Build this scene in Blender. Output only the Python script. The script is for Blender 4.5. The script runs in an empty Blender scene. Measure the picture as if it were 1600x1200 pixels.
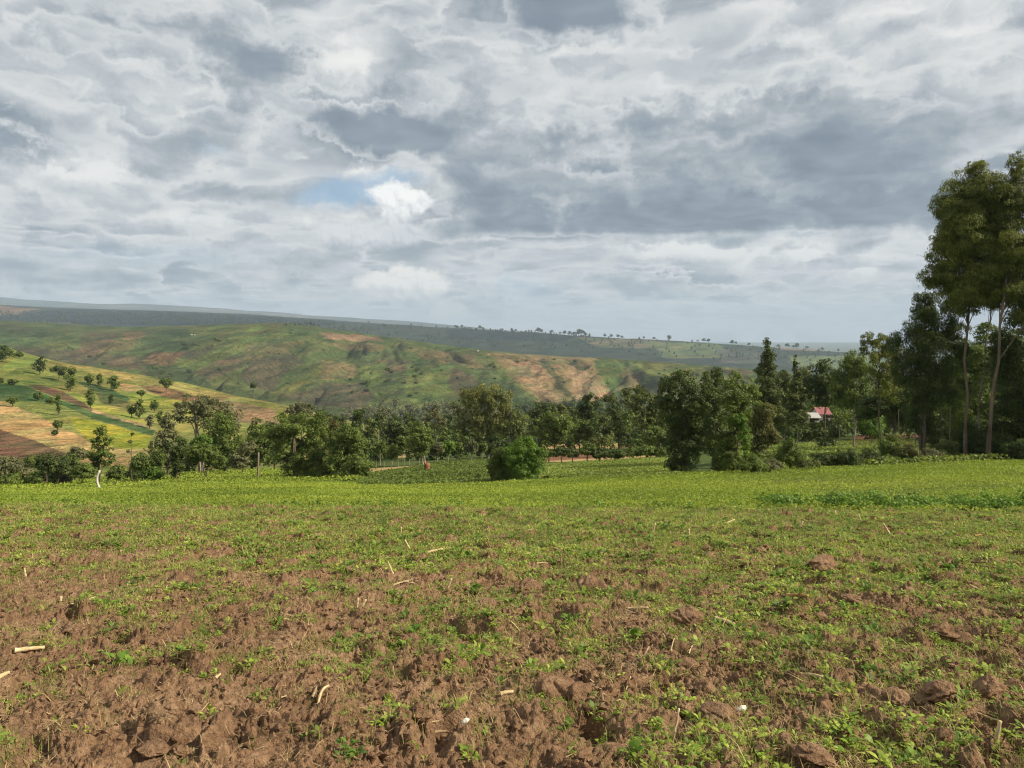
import bpy, math, random, os
import numpy as np
from mathutils import Vector

# ------------------------------------------------------------------ camera, world, sun, exposure
SC = bpy.context.scene
COL = SC.collection
F = 1186.0                       # focal length in photograph pixels (1600 wide)
HR = 520.0                       # eye level row
cam = bpy.data.cameras.new("camera")
cam_o = bpy.data.objects.new("camera", cam)
COL.objects.link(cam_o)
cam.sensor_width = 36.0
cam.lens = 36.0 * F / 1600.0
cam.shift_y = -80.0 / 1600.0
cam.clip_start = 0.05
cam.clip_end = 60000
cam_o.location = (0, 0, 0)
cam_o.rotation_euler = (math.radians(90), 0, 0)
SC.camera = cam_o
SC.view_settings.view_transform = 'Standard'
SC.view_settings.look = 'None'
SC.view_settings.exposure = 0.44
SC.view_settings.gamma = 1.0
SC.cycles.use_denoising = True
SC.cycles.denoiser = 'OPENIMAGEDENOISE'
SC.cycles.denoising_prefilter = 'ACCURATE'
SC.cycles.denoising_input_passes = 'RGB_ALBEDO_NORMAL'
SC.cycles.max_bounces = 5
SC.cycles.diffuse_bounces = 2
SC.cycles.glossy_bounces = 1
SC.cycles.transmission_bounces = 3
SC.cycles.transparent_max_bounces = 4
SC.cycles.volume_bounces = 0
SC.cycles.use_adaptive_sampling = False
SC.cycles.pixel_filter_type = 'BLACKMAN_HARRIS'
SC.cycles.filter_width = 1.15

SUN_EL, SUN_AZ = math.radians(38), math.radians(101)     # azimuth clockwise from +Y (the view direction)
sun_dir = Vector((math.sin(SUN_AZ) * math.cos(SUN_EL), math.cos(SUN_AZ) * math.cos(SUN_EL), math.sin(SUN_EL)))
sl = bpy.data.lights.new("sun", 'SUN')
sl.energy = 5.0
sl.angle = math.radians(0.6)
sl.color = (1.0, 0.91, 0.74)
so = bpy.data.objects.new("sun", sl)
so.rotation_euler = sun_dir.to_track_quat('Z', 'Y').to_euler()
so.location = (40, -20, 60)
COL.objects.link(so)


class NT:
    """small helper to write node trees as expressions"""
    def __init__(self, tree):
        self.t = tree
        self.n = tree.nodes
        self.l = tree.links

    def new(self, typ, **kw):
        n = self.n.new(typ)
        for k, v in kw.items():
            setattr(n, k, v)
        return n

    def put(self, sock, v):
        if isinstance(v, bpy.types.NodeSocket):
            self.l.new(v, sock)
        elif isinstance(v, (tuple, list)) and len(v) == 3 and sock.type == 'RGBA':
            sock.default_value = (*v, 1)
        else:
            sock.default_value = v

    def m(self, op, a, b=0.0, c=None, clamp=False):
        n = self.new('ShaderNodeMath', operation=op, use_clamp=clamp)
        self.put(n.inputs[0], a)
        self.put(n.inputs[1], b)
        if c is not None:
            self.put(n.inputs[2], c)
        return n.outputs[0]

    def v(self, op, a, b=(0, 0, 0), scale=None):
        n = self.new('ShaderNodeVectorMath', operation=op)
        self.put(n.inputs[0], a)
        if op != 'SCALE' and op != 'LENGTH':
            self.put(n.inputs[1], b)
        if scale is not None:
            self.put(n.inputs[3], scale)
        return n.outputs[1] if op in ('LENGTH', 'DOT_PRODUCT') else n.outputs[0]

    def xyz(self, x, y, z=0.0):
        n = self.new('ShaderNodeCombineXYZ')
        self.put(n.inputs[0], x); self.put(n.inputs[1], y); self.put(n.inputs[2], z)
        return n.outputs[0]

    def sep(self, v):
        n = self.new('ShaderNodeSeparateXYZ')
        self.put(n.inputs[0], v)
        return n.outputs

    def noise(self, vec, scale=1.0, detail=4.0, rough=0.55, dist=0.0, col=False, lac=2.0, d2=False):
        n = self.new('ShaderNodeTexNoise', noise_dimensions='2D' if d2 else '3D')
        self.put(n.inputs['Vector'], vec)
        self.put(n.inputs['Scale'], scale)
        n.inputs['Detail'].default_value = detail
        n.inputs['Roughness'].default_value = rough
        n.inputs['Lacunarity'].default_value = lac
        n.inputs['Distortion'].default_value = dist
        return n.outputs['Color'] if col else n.outputs[0]

    def voro(self, vec, scale, detail=2.0, rough=0.5, smooth=0.6):
        n = self.new('ShaderNodeTexVoronoi', voronoi_dimensions='2D', feature='SMOOTH_F1', normalize=True)
        self.put(n.inputs['Vector'], vec)
        n.inputs['Scale'].default_value = scale
        n.inputs['Detail'].default_value = detail
        n.inputs['Roughness'].default_value = rough
        n.inputs['Smoothness'].default_value = smooth
        return n.outputs['Distance']

    def rng(self, v, a, b, c=0.0, d=1.0, mode='SMOOTHSTEP'):
        n = self.new('ShaderNodeMapRange', interpolation_type=mode)
        self.put(n.inputs[0], v)
        for i, q in enumerate((a, b, c, d)):
            self.put(n.inputs[i + 1], q)
        return n.outputs[0]

    def mix(self, f, a, b, blend='MIX'):
        n = self.new('ShaderNodeMix', data_type='RGBA', blend_type=blend)
        self.put(n.inputs[0], f)
        self.put(n.inputs[6], a)
        self.put(n.inputs[7], b)
        return n.outputs[2]

    def ramp(self, f, stops):
        n = self.new('ShaderNodeValToRGB')
        self.put(n.inputs[0], f)
        cr = n.color_ramp
        while len(cr.elements) < len(stops):
            cr.elements.new(0.5)
        for e, (p, c) in zip(cr.elements, stops):
            e.position = p
            e.color = (*c, 1)
        return n.outputs[0]


def lin(r, g, b):
    f = lambda c: ((c / 255) / 12.92) if c / 255 <= 0.04045 else (((c / 255) + 0.055) / 1.055) ** 2.4
    return (f(r), f(g), f(b))


# ------------------------------------------------------------------ sky: Nishita blue behind a broken cloud deck
world = bpy.data.worlds.new("World")
SC.world = world
world.use_nodes = True
W = NT(world.node_tree)
for n in list(W.n):
    W.n.remove(n)
sky = W.new('ShaderNodeTexSky', sky_type='NISHITA')
sky.sun_disc = False
sky.sun_elevation = SUN_EL
sky.sun_rotation = SUN_AZ
sky.altitude = 2000
sky.air_density = 1.0
sky.dust_density = 1.0
DIR = W.new('ShaderNodeTexCoord').outputs['Generated']
dx, dy, dz = W.sep(DIR)
zz = W.m('MAXIMUM', dz, 0.0)
hyp = W.m('SQRT', W.m('ADD', W.m('MULTIPLY', dx, dx), W.m('MULTIPLY', dy, dy)))
T = W.m('DIVIDE', dz, W.m('MAXIMUM', hyp, 0.02))                 # tan(elevation)
AZ = W.m('ARCTAN2', dx, dy)
P2 = W.xyz(AZ, T)
# plane-projected deck coordinates (perspective of a real cloud layer)
den = W.m('ADD', zz, 0.13)
DK = W.xyz(W.m('DIVIDE', dx, den), W.m('DIVIDE', dy, den), 0.0)
def skn(*a, **k):
    return W.noise(*a, d2=True, **k)


# domain warps

w1 = W.v('SUBTRACT', skn(DK, 1.1, 3, 0.55, col=True), (0.5, 0.5, 0.5))
w2 = W.v('SUBTRACT', skn(P2, 14.0, 5, 0.6, col=True), (0.5, 0.5, 0.5))
w3 = W.v('SUBTRACT', skn(P2, 45.0, 4, 0.6, col=True), (0.5, 0.5, 0.5))
PW = W.v('ADD', P2, W.v('MULTIPLY', w2, (0.15, 0.085, 0.0)))
PW = W.v('ADD', PW, W.v('MULTIPLY', w3, (0.030, 0.020, 0.0)))
PF = W.v('ADD', P2, W.v('MULTIPLY', w2, (0.035, 0.03, 0.0)))    # crisper warp for cumulus
PF = W.v('ADD', PF, W.v('MULTIPLY', w3, (0.018, 0.018, 0.0)))


def sky_pos(px, py):
    az = math.atan((px - 800) / F)
    return az, (HR - py) / F * math.cos(az)


def blob(px, py, rx, ry, rot=0.0, inner=0.0, coord=None, outer=1.0):
    az, t = sky_pos(px, py)
    c = math.cos(az)
    mp = W.new('ShaderNodeMapping', vector_type='TEXTURE')
    W.l.new(coord if coord is not None else PW, mp.inputs[0])
    mp.inputs['Location'].default_value = (az, t, 0)
    mp.inputs['Rotation'].default_value = (0, 0, math.radians(rot))
    mp.inputs['Scale'].default_value = (rx / F * c, ry / F * c, 1)
    return W.rng(W.v('LENGTH', mp.outputs[0]), inner, outer, 1.0, 0.0)


DKW = W.v('ADD', DK, W.v('MULTIPLY', w1, (0.55, 0.55, 0)))
nA = skn(DKW, 1.35, 6, 0.5)
# puffs: a billowy field sampled twice; the difference lights the edges facing the light
w4 = W.v('SUBTRACT', skn(DK, 5.0, 3, 0.55, col=True), (0.5, 0.5, 0.5))
DV = W.v('ADD', DKW, W.v('MULTIPLY', w4, (0.11, 0.11, 0)))
V1 = W.voro(DV, 1.25, 3, 0.45, 0.8)
V2 = W.voro(W.v('ADD', DV, (0.09, -0.10, 0)), 1.25, 3, 0.45, 0.8)
rel = W.m('SUBTRACT', V2, V1)
P2s = W.v('MULTIPLY', P2, (1.0, 2.3, 1.0))
Q2 = W.v('ADD', P2s, W.v('MULTIPLY', w2, (0.1, 0.1, 0)))
nS = skn(Q2, 6.0, 5, 0.5)
nSb = skn(W.v('ADD', Q2, (-0.014, -0.04, 0)), 6.0, 5, 0.5)
rel2 = W.m('SUBTRACT', nS, nSb)
nP = nS

MASSES = [
    # px, py, rx, ry, rot, thickness (negative opens the deck)
    (330, 70, 230, 60, 14, 0.26), (400, 110, 130, 75, 30, 0.24), (560, 200, 220, 50, 14, 0.30),
    (700, 205, 270, 60, 6, 0.42), (880, 228, 90, 32, 0, 0.25), (20, 200, 90, 60, 20, 0.24),
    (90, 95, 190, 40, 24, -0.20), (250, 130, 160, 36, 20, -0.16), (560, 90, 130, 80, 0, -0.22), (720, 60, 140, 70, 0, -0.12),
    (100, 268, 90, 45, 0, -0.25), (40, 40, 110, 50, 0, 0.12), (200, 200, 120, 30, 10, 0.12),
    (880, 20, 170, 60, 0, 0.42), (1150, 50, 150, 55, -10, 0.20), (900, 110, 110, 60, 0, -0.22), (1010, 150, 90, 40, 0, -0.05),
    (1090, 182, 230, 40, 0, 0.42), (1330, 30, 340, 75, 0, -0.28), (1500, 70, 240, 60, 0, -0.12), (1230, 120, 120, 50, 0, -0.12),
    (1400, 190, 330, 80, 0, 0.14), (1480, 310, 260, 60, 0, 0.20), (1150, 330, 330, 34, 0, 0.16), (850, 325, 80, 26, 0, -0.30), (1050, 262, 200, 26, 0, -0.16),
    (150, 415, 420, 55, 4, 0.20), (330, 330, 330, 60, 0, -0.10), (480, 330, 110, 34, 0, -0.22),
    (1200, 400, 520, 40, 0, -0.20), (1100, 455, 330, 24, 0, 0.10), (620, 270, 130, 40, 0, -0.15),
]
M = 0.0
for (a, b, rx, ry, rot, amp) in MASSES:
    M = W.m('MULTIPLY_ADD', blob(a, b, rx * 1.1, ry * 1.15, -rot), amp, M)
# the great dark bank with its flat base
_, tb = sky_pos(1060, 359)
az_, t_ = W.sep(W.v('ADD', P2, W.v('MULTIPLY', w3, (0.0, 0.004, 0.0))))[:2]
t_ = W.m('MULTIPLY_ADD', AZ, 0.012, t_)
bank = W.m('MULTIPLY', blob(1130, 305, 640, 130, 0, 0.2), W.rng(t_, tb - 0.006, tb + 0.005))
M = W.m('MULTIPLY_ADD', bank, 0.40, M)
bank2 = W.m('MULTIPLY', blob(840, 350, 240, 66, 0, 0.1), W.rng(t_, tb - 0.018, tb - 0.004))
M = W.m('MULTIPLY_ADD', bank2, 0.34, M)


def relief(vec, off, scale, det=3):
    a = W.voro(vec, scale, det, 0.5)
    b = W.voro(W.v('ADD', vec, off), scale, det, 0.5)
    return a, W.m('SUBTRACT', b, a)


# back layer: soft, light, streaky
B = W.m('ADD', 0.64, W.m('MULTIPLY', W.m('SUBTRACT', nA, 0.5), 0.55))
B = W.m('ADD', B, W.m('MULTIPLY', W.m('SUBTRACT', nS, 0.5), 0.35))
B = W.m('ADD', B, W.m('MULTIPLY', rel2, 0.9))
B = W.m('MULTIPLY_ADD', M, -0.65, B)


def layer(B, vor, relv, bias, gain, rim, dark, lit, sharp=0.05):
    """a sheet of puffs in front of what is behind: crisp lit rims, darker where it is thick"""
    th = W.m('ADD', W.m('MULTIPLY', W.m('SUBTRACT', 0.42, vor), gain), W.m('ADD', W.m('MULTIPLY', M, 1.15), bias))
    al = W.rng(th, 0.0, sharp)
    body = W.m('SUBTRACT', rim, W.m('MULTIPLY', W.rng(th, -0.08, 0.62), dark))
    body = W.m('ADD', body, W.m('MULTIPLY', relv, lit))
    return W.m('ADD', W.m('MULTIPLY', B, W.m('SUBTRACT', 1.0, al)), W.m('MULTIPLY', body, al))


B = layer(B, V1, rel, W.m('MULTIPLY', W.m('SUBTRACT', nA, 0.5), 1.0), 0.92, 0.85, 0.72, 0.90, 0.13)
v3, r3 = relief(W.v('ADD', DV, (7.3, 2.1, 0)), (0.045, -0.055, 0), 3.0, 2)
B = layer(B, v3, r3, W.m('ADD', W.m('MULTIPLY', W.m('SUBTRACT', nS, 0.5), 1.3), -0.03), 0.65, 0.84, 0.66, 0.65, 0.17)
B = W.m('MULTIPLY_ADD', bank, -0.06, B)
B = W.m('MINIMUM', W.m('MAXIMUM', B, 0.04), W.m('MULTIPLY_ADD', B, 0.25, 0.64))
lowf = W.rng(T, 0.0, 0.055, 0.35, 0.0)
B = W.m('ADD', W.m('MULTIPLY', B, W.m('SUBTRACT', 1.0, lowf)), W.m('MULTIPLY', lowf, 0.68))
cl = W.ramp(B, [(0.0, lin(112, 124, 139)), (0.20, lin(134, 146, 158)), (0.42, lin(160, 168, 175)),
                (0.62, lin(190, 195, 199)), (0.80, lin(220, 221, 220)), (1.0, lin(248, 247, 243))])
# blue openings
PC = W.v('ADD', P2, W.v('MULTIPLY', w3, (0.012, 0.012, 0)))
nC = W.m('SUBTRACT', 1.0, W.voro(PC, 55.0, 2, 0.5))
nC2 = W.m('SUBTRACT', 1.0, W.voro(W.v('ADD', PC, (0.0035, 0.005, 0)), 55.0, 2, 0.5))
hole = W.m('MAXIMUM', blob(540, 302, 110, 34, 6, 0.3, PF), W.m('MULTIPLY', blob(320, 231, 44, 15, 0, 0.0, PF), 0.9))
hole = W.m('MAXIMUM', hole, W.m('MULTIPLY', blob(605, 280, 70, 20, 0, 0.2, PF), 0.9))
hole = W.m('MAXIMUM', hole, W.m('MULTIPLY', blob(800, 455, 110, 40, 0, 0.1, PF), 0.5))
hole = W.m('MAXIMUM', hole, W.m('MULTIPLY', blob(1150, 372, 180, 12, 0, 0.1, PF), 0.45))
hole = W.m('MAXIMUM', hole, W.m('MULTIPLY', blob(250, 400, 330, 30, 3, 0.0, PF), 0.22))
hole = W.m('MULTIPLY', hole, W.rng(nP, 0.44, 0.66, 1.0, 0.2))
hole = W.m('MULTIPLY', hole, W.rng(nC, 0.3, 0.8, 1.0, 0.7))
blue = W.mix(0.62, W.mix(1.0, sky.outputs[0], (0.10, 0.10, 0.10), 'MULTIPLY'), lin(150, 190, 220))
cl = W.mix(hole, cl, blue)
# bright cumulus seen through and under the deck
relC = W.m('MULTIPLY', W.m('SUBTRACT', nC, nC2), 0.55)


def cumulus(parts, basey, hi, lo, strength):
    global cl
    mk = None
    for (a, b, rx, ry) in parts:
        q = blob(a, b, rx, ry, 0, 0.62, PF, 1.08)
        mk = q if mk is None else W.m('MAXIMUM', mk, q)
    _, t0 = sky_pos(parts[0][0], basey)
    mk = W.m('MULTIPLY', mk, W.rng(t_, t0 - 0.012, t0 + 0.010))
    _, t1 = sky_pos(parts[0][0], parts[0][1] - parts[0][3] * 0.3)
    body = W.m('ADD', W.rng(T, t0 - 0.004, t1, 0.05, 0.85), W.m('MULTIPLY', relC, 2.4))
    body = W.m('ADD', body, W.m('MULTIPLY', W.m('SUBTRACT', nC, 0.5), 0.8), clamp=True)
    cl = W.mix(W.m('MULTIPLY', mk, strength), cl, W.mix(body, lo, hi))


cumulus([(612, 308, 36, 26), (648, 316, 30, 20), (618, 335, 26, 24)], 352, lin(252, 252, 249), lin(190, 195, 203), 0.95)
cumulus([(560, 372, 70, 26), (620, 366, 50, 30)], 392, lin(222, 224, 226), lin(172, 178, 186), 0.75)
cumulus([(605, 446, 56, 26), (662, 448, 48, 28), (632, 440, 40, 28)], 471, lin(248, 244, 236), lin(190, 196, 203), 0.92)
cumulus([(705, 488, 34, 13)], 500, lin(226, 222, 216), lin(190, 197, 203), 0.7)
cumulus([(762, 442, 22, 16), (770, 458, 14, 12)], 474, lin(222, 224, 224), lin(186, 194, 202), 0.6)
# near the horizon: thicker air
cl = W.mix(W.rng(T, -0.02, 0.07, 0.45, 0.0), cl, lin(200, 208, 214))
below = W.rng(dz, -0.06, -0.01, 1.0, 0.0)
cl = W.mix(below, cl, lin(120, 130, 120))
bg = W.new('ShaderNodeBackground')
W.l.new(cl, bg.inputs[0])
bg.inputs[1].default_value = 0.80
wo = W.new('ShaderNodeOutputWorld')
W.l.new(bg.outputs[0], wo.inputs[0])
world.cycles.sampling_method = 'MANUAL'
world.cycles.sample_map_resolution = 512


# ------------------------------------------------------------------ mesh and noise helpers
def fast_mesh(name, V, polys, mat=None, smooth=False, attr=None):
    """polys: list of int arrays (n,k), one array per polygon size"""
    me = bpy.data.meshes.new(name)
    V = np.asarray(V, dtype=np.float32)
    me.vertices.add(len(V))
    me.vertices.foreach_set("co", V.ravel())
    polys = [np.asarray(p, dtype=np.int32) for p in polys if len(p)]
    loops = np.concatenate([p.ravel() for p in polys])
    tot = np.concatenate([np.full(len(p), p.shape[1], np.int32) for p in polys])
    start = np.concatenate([[0], np.cumsum(tot)[:-1]]).astype(np.int32)
    me.loops.add(len(loops))
    me.loops.foreach_set("vertex_index", loops)
    me.polygons.add(len(tot))
    me.polygons.foreach_set("loop_start", start)
    try:
        me.polygons.foreach_set("loop_total", tot)
    except Exception:
        pass
    me.polygons.foreach_set("use_smooth", np.full(len(tot), smooth, dtype=bool))
    if mat is not None:
        me.materials.append(mat)
    if attr is not None:
        a = me.attributes.new("tint", 'FLOAT_COLOR', 'POINT')
        c = np.ones((len(V), 4), np.float32)
        c[:, :3] = attr
        a.data.foreach_set("color", c.ravel())
    me.update(calc_edges=True)
    return me


def obj(name, me, parent=None, loc=None):
    o = bpy.data.objects.new(name, me)
    COL.objects.link(o)
    if parent is not None:
        o.parent = parent
    if loc is not None:
        o.location = loc
    return o


def tag(o, label=None, cat=None, group=None, kind=None):
    if label: o["label"] = label
    if cat: o["category"] = cat
    if group: o["group"] = group
    if kind: o["kind"] = kind
    return o


def thing(name, loc, label, cat, group=None):
    return tag(obj(name, None, None, loc), label, cat, group)


_rs = np.random.RandomState(7)
_perm = _rs.permutation(256)
_perm = np.concatenate([_perm, _perm])
_ang = _rs.rand(256) * 2 * np.pi
_gx, _gy = np.cos(_ang), np.sin(_ang)
_r1, _r2, _r3 = _rs.rand(256), _rs.rand(256), _rs.rand(256)


def perlin(x, y, seed=0):
    x = np.asarray(x, float) + seed * 17.31; y = np.asarray(y, float) + seed * 9.73
    xi = np.floor(x).astype(int); yi = np.floor(y).astype(int)
    xf = x - xi; yf = y - yi
    u = xf * xf * xf * (xf * (xf * 6 - 15) + 10); v = yf * yf * yf * (yf * (yf * 6 - 15) + 10)
    def g(ix, iy, ax, ay):
        h = _perm[(_perm[ix & 255] + iy) & 255]
        return _gx[h] * ax + _gy[h] * ay
    a = g(xi, yi, xf, yf); b = g(xi + 1, yi, xf - 1, yf)
    c = g(xi, yi + 1, xf, yf - 1); d = g(xi + 1, yi + 1, xf - 1, yf - 1)
    return (a + (b - a) * u + ((c + (d - c) * u) - (a + (b - a) * u)) * v) * 1.5


def fbm(x, y, o=4, seed=0, gain=0.5):
    s = 0; a = 1.0; f = 1.0
    for i in range(o):
        s = s + a * perlin(x * f, y * f, seed + i * 3)
        a *= gain; f *= 2.03
    return s


def worley(x, y, seed=0):
    x = np.asarray(x, float) + seed * 5.1; y = np.asarray(y, float) + seed * 3.7
    xi = np.floor(x).astype(int); yi = np.floor(y).astype(int)
    best = np.full(x.shape, 9.0); idv = np.zeros(x.shape)
    for i in (-1, 0, 1):
        for j in (-1, 0, 1):
            h = _perm[(_perm[(xi + i) & 255] + yi + j) & 255]
            d = (xi + i + _r1[h] - x) ** 2 + (yi + j + _r2[h] - y) ** 2
            m = d < best
            best = np.where(m, d, best); idv = np.where(m, _r3[h], idv)
    return np.sqrt(best), idv


def in_poly(px, py, poly):
    res = np.zeros(px.shape, bool)
    n = len(poly)
    for i in range(n):
        x1, y1 = poly[i]; x2, y2 = poly[(i + 1) % n]
        if y1 == y2: continue
        c = ((y1 > py) != (y2 > py)) & (px < (x2 - x1) * (py - y1) / (y2 - y1) + x1)
        res ^= c
    return res


def new_mat(name):
    m = bpy.data.materials.new(name)
    m.use_nodes = True
    n = NT(m.node_tree)
    for q in list(n.n):
        n.n.remove(q)
    out = n.new('ShaderNodeOutputMaterial')
    return m, n, out


def principled(n, out, color, rough=0.9, spec=0.2, normal=None):
    p = n.new('ShaderNodeBsdfPrincipled')
    n.put(p.inputs['Base Color'], color)
    n.put(p.inputs['Roughness'], rough)
    p.inputs['Specular IOR Level'].default_value = spec
    if normal is not None:
        n.l.new(normal, p.inputs['Normal'])
    n.l.new(p.outputs[0], out.inputs[0])
    return p


def bump(n, h, strength, dist):
    b = n.new('ShaderNodeBump')
    b.inputs['Strength'].default_value = strength
    b.inputs['Distance'].default_value = dist
    n.l.new(h, b.inputs['Height'])
    return b.outputs[0]


def leaf_mat(name, cols, trans=0.35, rough=0.55, spec=0.25, nscale=0.8, patch=None):
    """cols: ramp of leaf colours picked per leaf; patch: (colour, amount) large scale mottling"""
    m, n, out = new_mat(name)
    geo = n.new('ShaderNodeNewGeometry')
    k = len(cols)
    c = n.ramp(geo.outputs['Random Per Island'], [(i / max(k - 1, 1), q) for i, q in enumerate(cols)])
    tc = n.new('ShaderNodeTexCoord').outputs['Object']
    nz = n.noise(tc, nscale, 2, 0.5)
    c = n.mix(1.0, c, n.mix(n.rng(nz, 0.3, 0.7), (0.72, 0.74, 0.72), (1.25, 1.22, 1.15)), 'MULTIPLY')
    if patch:
        nz2 = n.noise(n.v('MULTIPLY', tc, patch[3] if len(patch) > 3 else (1, 1, 1)), patch[2], 3, 0.55)
        c = n.mix(n.m('MULTIPLY', n.rng(nz2, 0.45, 0.62), patch[1]), c, patch[0])
    p = principled(n, out, c, rough, spec)
    tr = n.new('ShaderNodeBsdfTranslucent')
    n.l.new(n.mix(1.0, c, (1.25, 1.3, 0.75), 'MULTIPLY'), tr.inputs[0])
    mx = n.new('ShaderNodeMixShader')
    mx.inputs[0].default_value = trans
    n.l.new(p.outputs[0], mx.inputs[1]); n.l.new(tr.outputs[0], mx.inputs[2])
    n.l.new(mx.outputs[0], out.inputs[0])
    return m


def plain_mat(name, c1, c2, scale=4.0, rough=0.85, bmp=0.4, bdist=0.02, spec=0.2, stretch=(1, 1, 1)):
    m, n, out = new_mat(name)
    tc = n.v('MULTIPLY', n.new('ShaderNodeTexCoord').outputs['Object'], stretch)
    nz = n.noise(tc, scale, 5, 0.6)
    c = n.mix(n.rng(nz, 0.3, 0.7), c1, c2)
    principled(n, out, c, rough, spec, bump(n, nz, bmp, bdist))
    return m


# ------------------------------------------------------------------ the lie of the near ground
# slope table: height = -1.6 - s * Y ; rows are columns of the photograph's width, entries at growing distance
GPX = np.array([-700, 0, 150, 300, 430, 600, 760, 850, 1030, 1200, 1400, 1600, 2300], float)
def _s(rows, Y):
    return (np.array(rows, float) - HR) / F - 1.6 / Y
YE = np.array([78, 76, 78, 80, 80, 66, 56, 54, 50, 52, 56, 60, 64], float)      # far edge of the green field
EDGE_ROWS = np.array([775, 766, 764, 756, 752, 757, 757, 751, 742, 735, 726, 719, 712], float)
S_NEAR = np.interp(GPX, [-700, 0, 800, 1600, 2300], [.1365, .138, .142, .1475, .150])
S_EDGE = (EDGE_ROWS - HR) / F - 1.6 / YE
S_110 = _s([765, 757, 752, 742, 737, 727, 722, 716, 712, 705, 700, 698, 696], 110)
S_170 = _s([760, 752, 748, 738, 728, 713, 706, 700, 696, 688, 681, 680, 678], 170)
S_260 = _s([760, 752, 748, 738, 730, 712, 704, 694, 688, 680, 676, 676, 676], 260)
S_450 = _s([760, 760, 760, 760, 760, 745, 735, 730, 725, 715, 705, 700, 700], 450)
S_900 = _s([740, 740, 740, 740, 740, 730, 725, 720, 715, 710, 700, 695, 690], 900)


def gz(x, Y):
    """smooth height of the near ground at world x, y"""
    x = np.asarray(x, float); Y = np.asarray(Y, float)
    px = 800 + F * x / np.maximum(Y, 3.0)
    px = np.clip(px, -700, 2300)
    ye = np.interp(px, GPX, YE)
    sn = np.interp(px, GPX, S_NEAR)
    w = np.clip((14 - Y) / 8, 0, 1)
    sn = sn * (1 - w) + 0.142 * w
    tabs = [sn] + [np.interp(px, GPX, t) for t in (S_EDGE, S_110, S_170, S_260, S_450, S_900)]
    ys = [17.0 + 0 * ye, ye, 110 + 0 * ye, 170 + 0 * ye, 260 + 0 * ye, 450 + 0 * ye, 900 + 0 * ye]
    s = tabs[0].copy() if hasattr(tabs[0], 'copy') else tabs[0]
    for i in range(6):
        t = np.clip((1 / ys[i] - 1 / np.maximum(Y, 1)) / (1 / ys[i] - 1 / ys[i + 1]), 0, 1)
        s = np.where(Y > ys[i], tabs[i] + (tabs[i + 1] - tabs[i]) * t, s)
    return -1.6 - s * Y


def at_ground(px, py):
    """world point where the ray through a photograph pixel meets the near ground"""
    Ys = np.concatenate([np.linspace(2, 60, 1200), np.linspace(60, 400, 1800)[1:]])
    x = (px - 800) / F * Ys
    rows = HR - F * gz(x, Ys) / Ys
    i = np.argmax(rows <= py)
    if rows[i] > py: i = len(Ys) - 1
    if i == 0: i = 1
    t = (rows[i - 1] - py) / max(rows[i - 1] - rows[i], 1e-6)
    Y = Ys[i - 1] + t * (Ys[i] - Ys[i - 1])
    return np.array([(px - 800) / F * Y, Y, float(gz((px - 800) / F * Y, Y))])


# distance where the ploughed strip ends and the green crop begins
def y_plough(x):
    x = np.asarray(x, float)
    return 17.6 + 0.5 * perlin(x * 0.25, 0 * x, 3) + 0.35 * perlin(x * 1.3, 0 * x, 5)


def cover(x, y):
    """how weedy the ploughed soil is, about 0..1"""
    px = 800 + F * x / y
    row = 520 + F * (1.6 / y + .142)
    c = 0.40 + 0.26 * fbm(x * 0.55, y * 0.42, 2, 11) + 0.55 * fbm(x * 2.3, y * 2.0, 3, 23) + 0.25 * perlin(x * 7, y * 6, 29)
    c += 0.40 * np.clip((y - 5.5) / 7, -0.2, 1.0) + 0.10
    c += 0.12 * np.clip((px - 650) / 700, -1, 1)
    c -= 0.10 * np.exp(-((px - 200) / 350) ** 2) * np.exp(-((row - 960) / 200) ** 2)
    return c


def soil_h(x, y):
    """relief of the ploughed soil"""
    wx = x + 0.12 * perlin(x * 3, y * 3, 31); wy = y + 0.12 * perlin(x * 3, y * 3, 37)
    h = 0.040 * fbm(x * 0.9, y * 0.9, 2, 1)
    n4 = fbm(wx * 3.3, wy * 3.3, 4, 2, 0.55)
    h += 0.026 * n4
    f1, i1 = worley(wx * 4.2, wy * 4.2, 1)
    f2, i2 = worley(wx * 10.0, wy * 10.0, 2)
    f3, i3 = worley(wx * 23.0, wy * 23.0, 3)
    m1 = np.clip(0.5 + 1.2 * fbm(x * 1.4, y * 1.4, 2, 41), 0, 1)
    h += 0.085 * m1 * np.clip(i1 - 0.45, 0, 1) * 1.8 * np.sqrt(np.clip(1 - (f1 / 0.62) ** 2, 0, 1))
    h += 0.050 * (0.35 + 0.65 * m1) * np.clip(i2 - 0.25, 0, 1) * np.sqrt(np.clip(1 - (f2 / 0.6) ** 2, 0, 1))
    h += 0.026 * i3 * np.sqrt(np.clip(1 - (f3 / 0.55) ** 2, 0, 1))
    hole = np.clip(perlin(wx * 2.6, wy * 2.6, 53) - 0.42, 0, 1)
    h -= 0.30 * hole
    h += 0.020 * np.abs(fbm(wx * 15, wy * 15, 3, 61)) + 0.012 * np.abs(fbm(wx * 45, wy * 45, 2, 67))
    return 1.2 * h


rng = np.random.RandomState(4)

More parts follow.
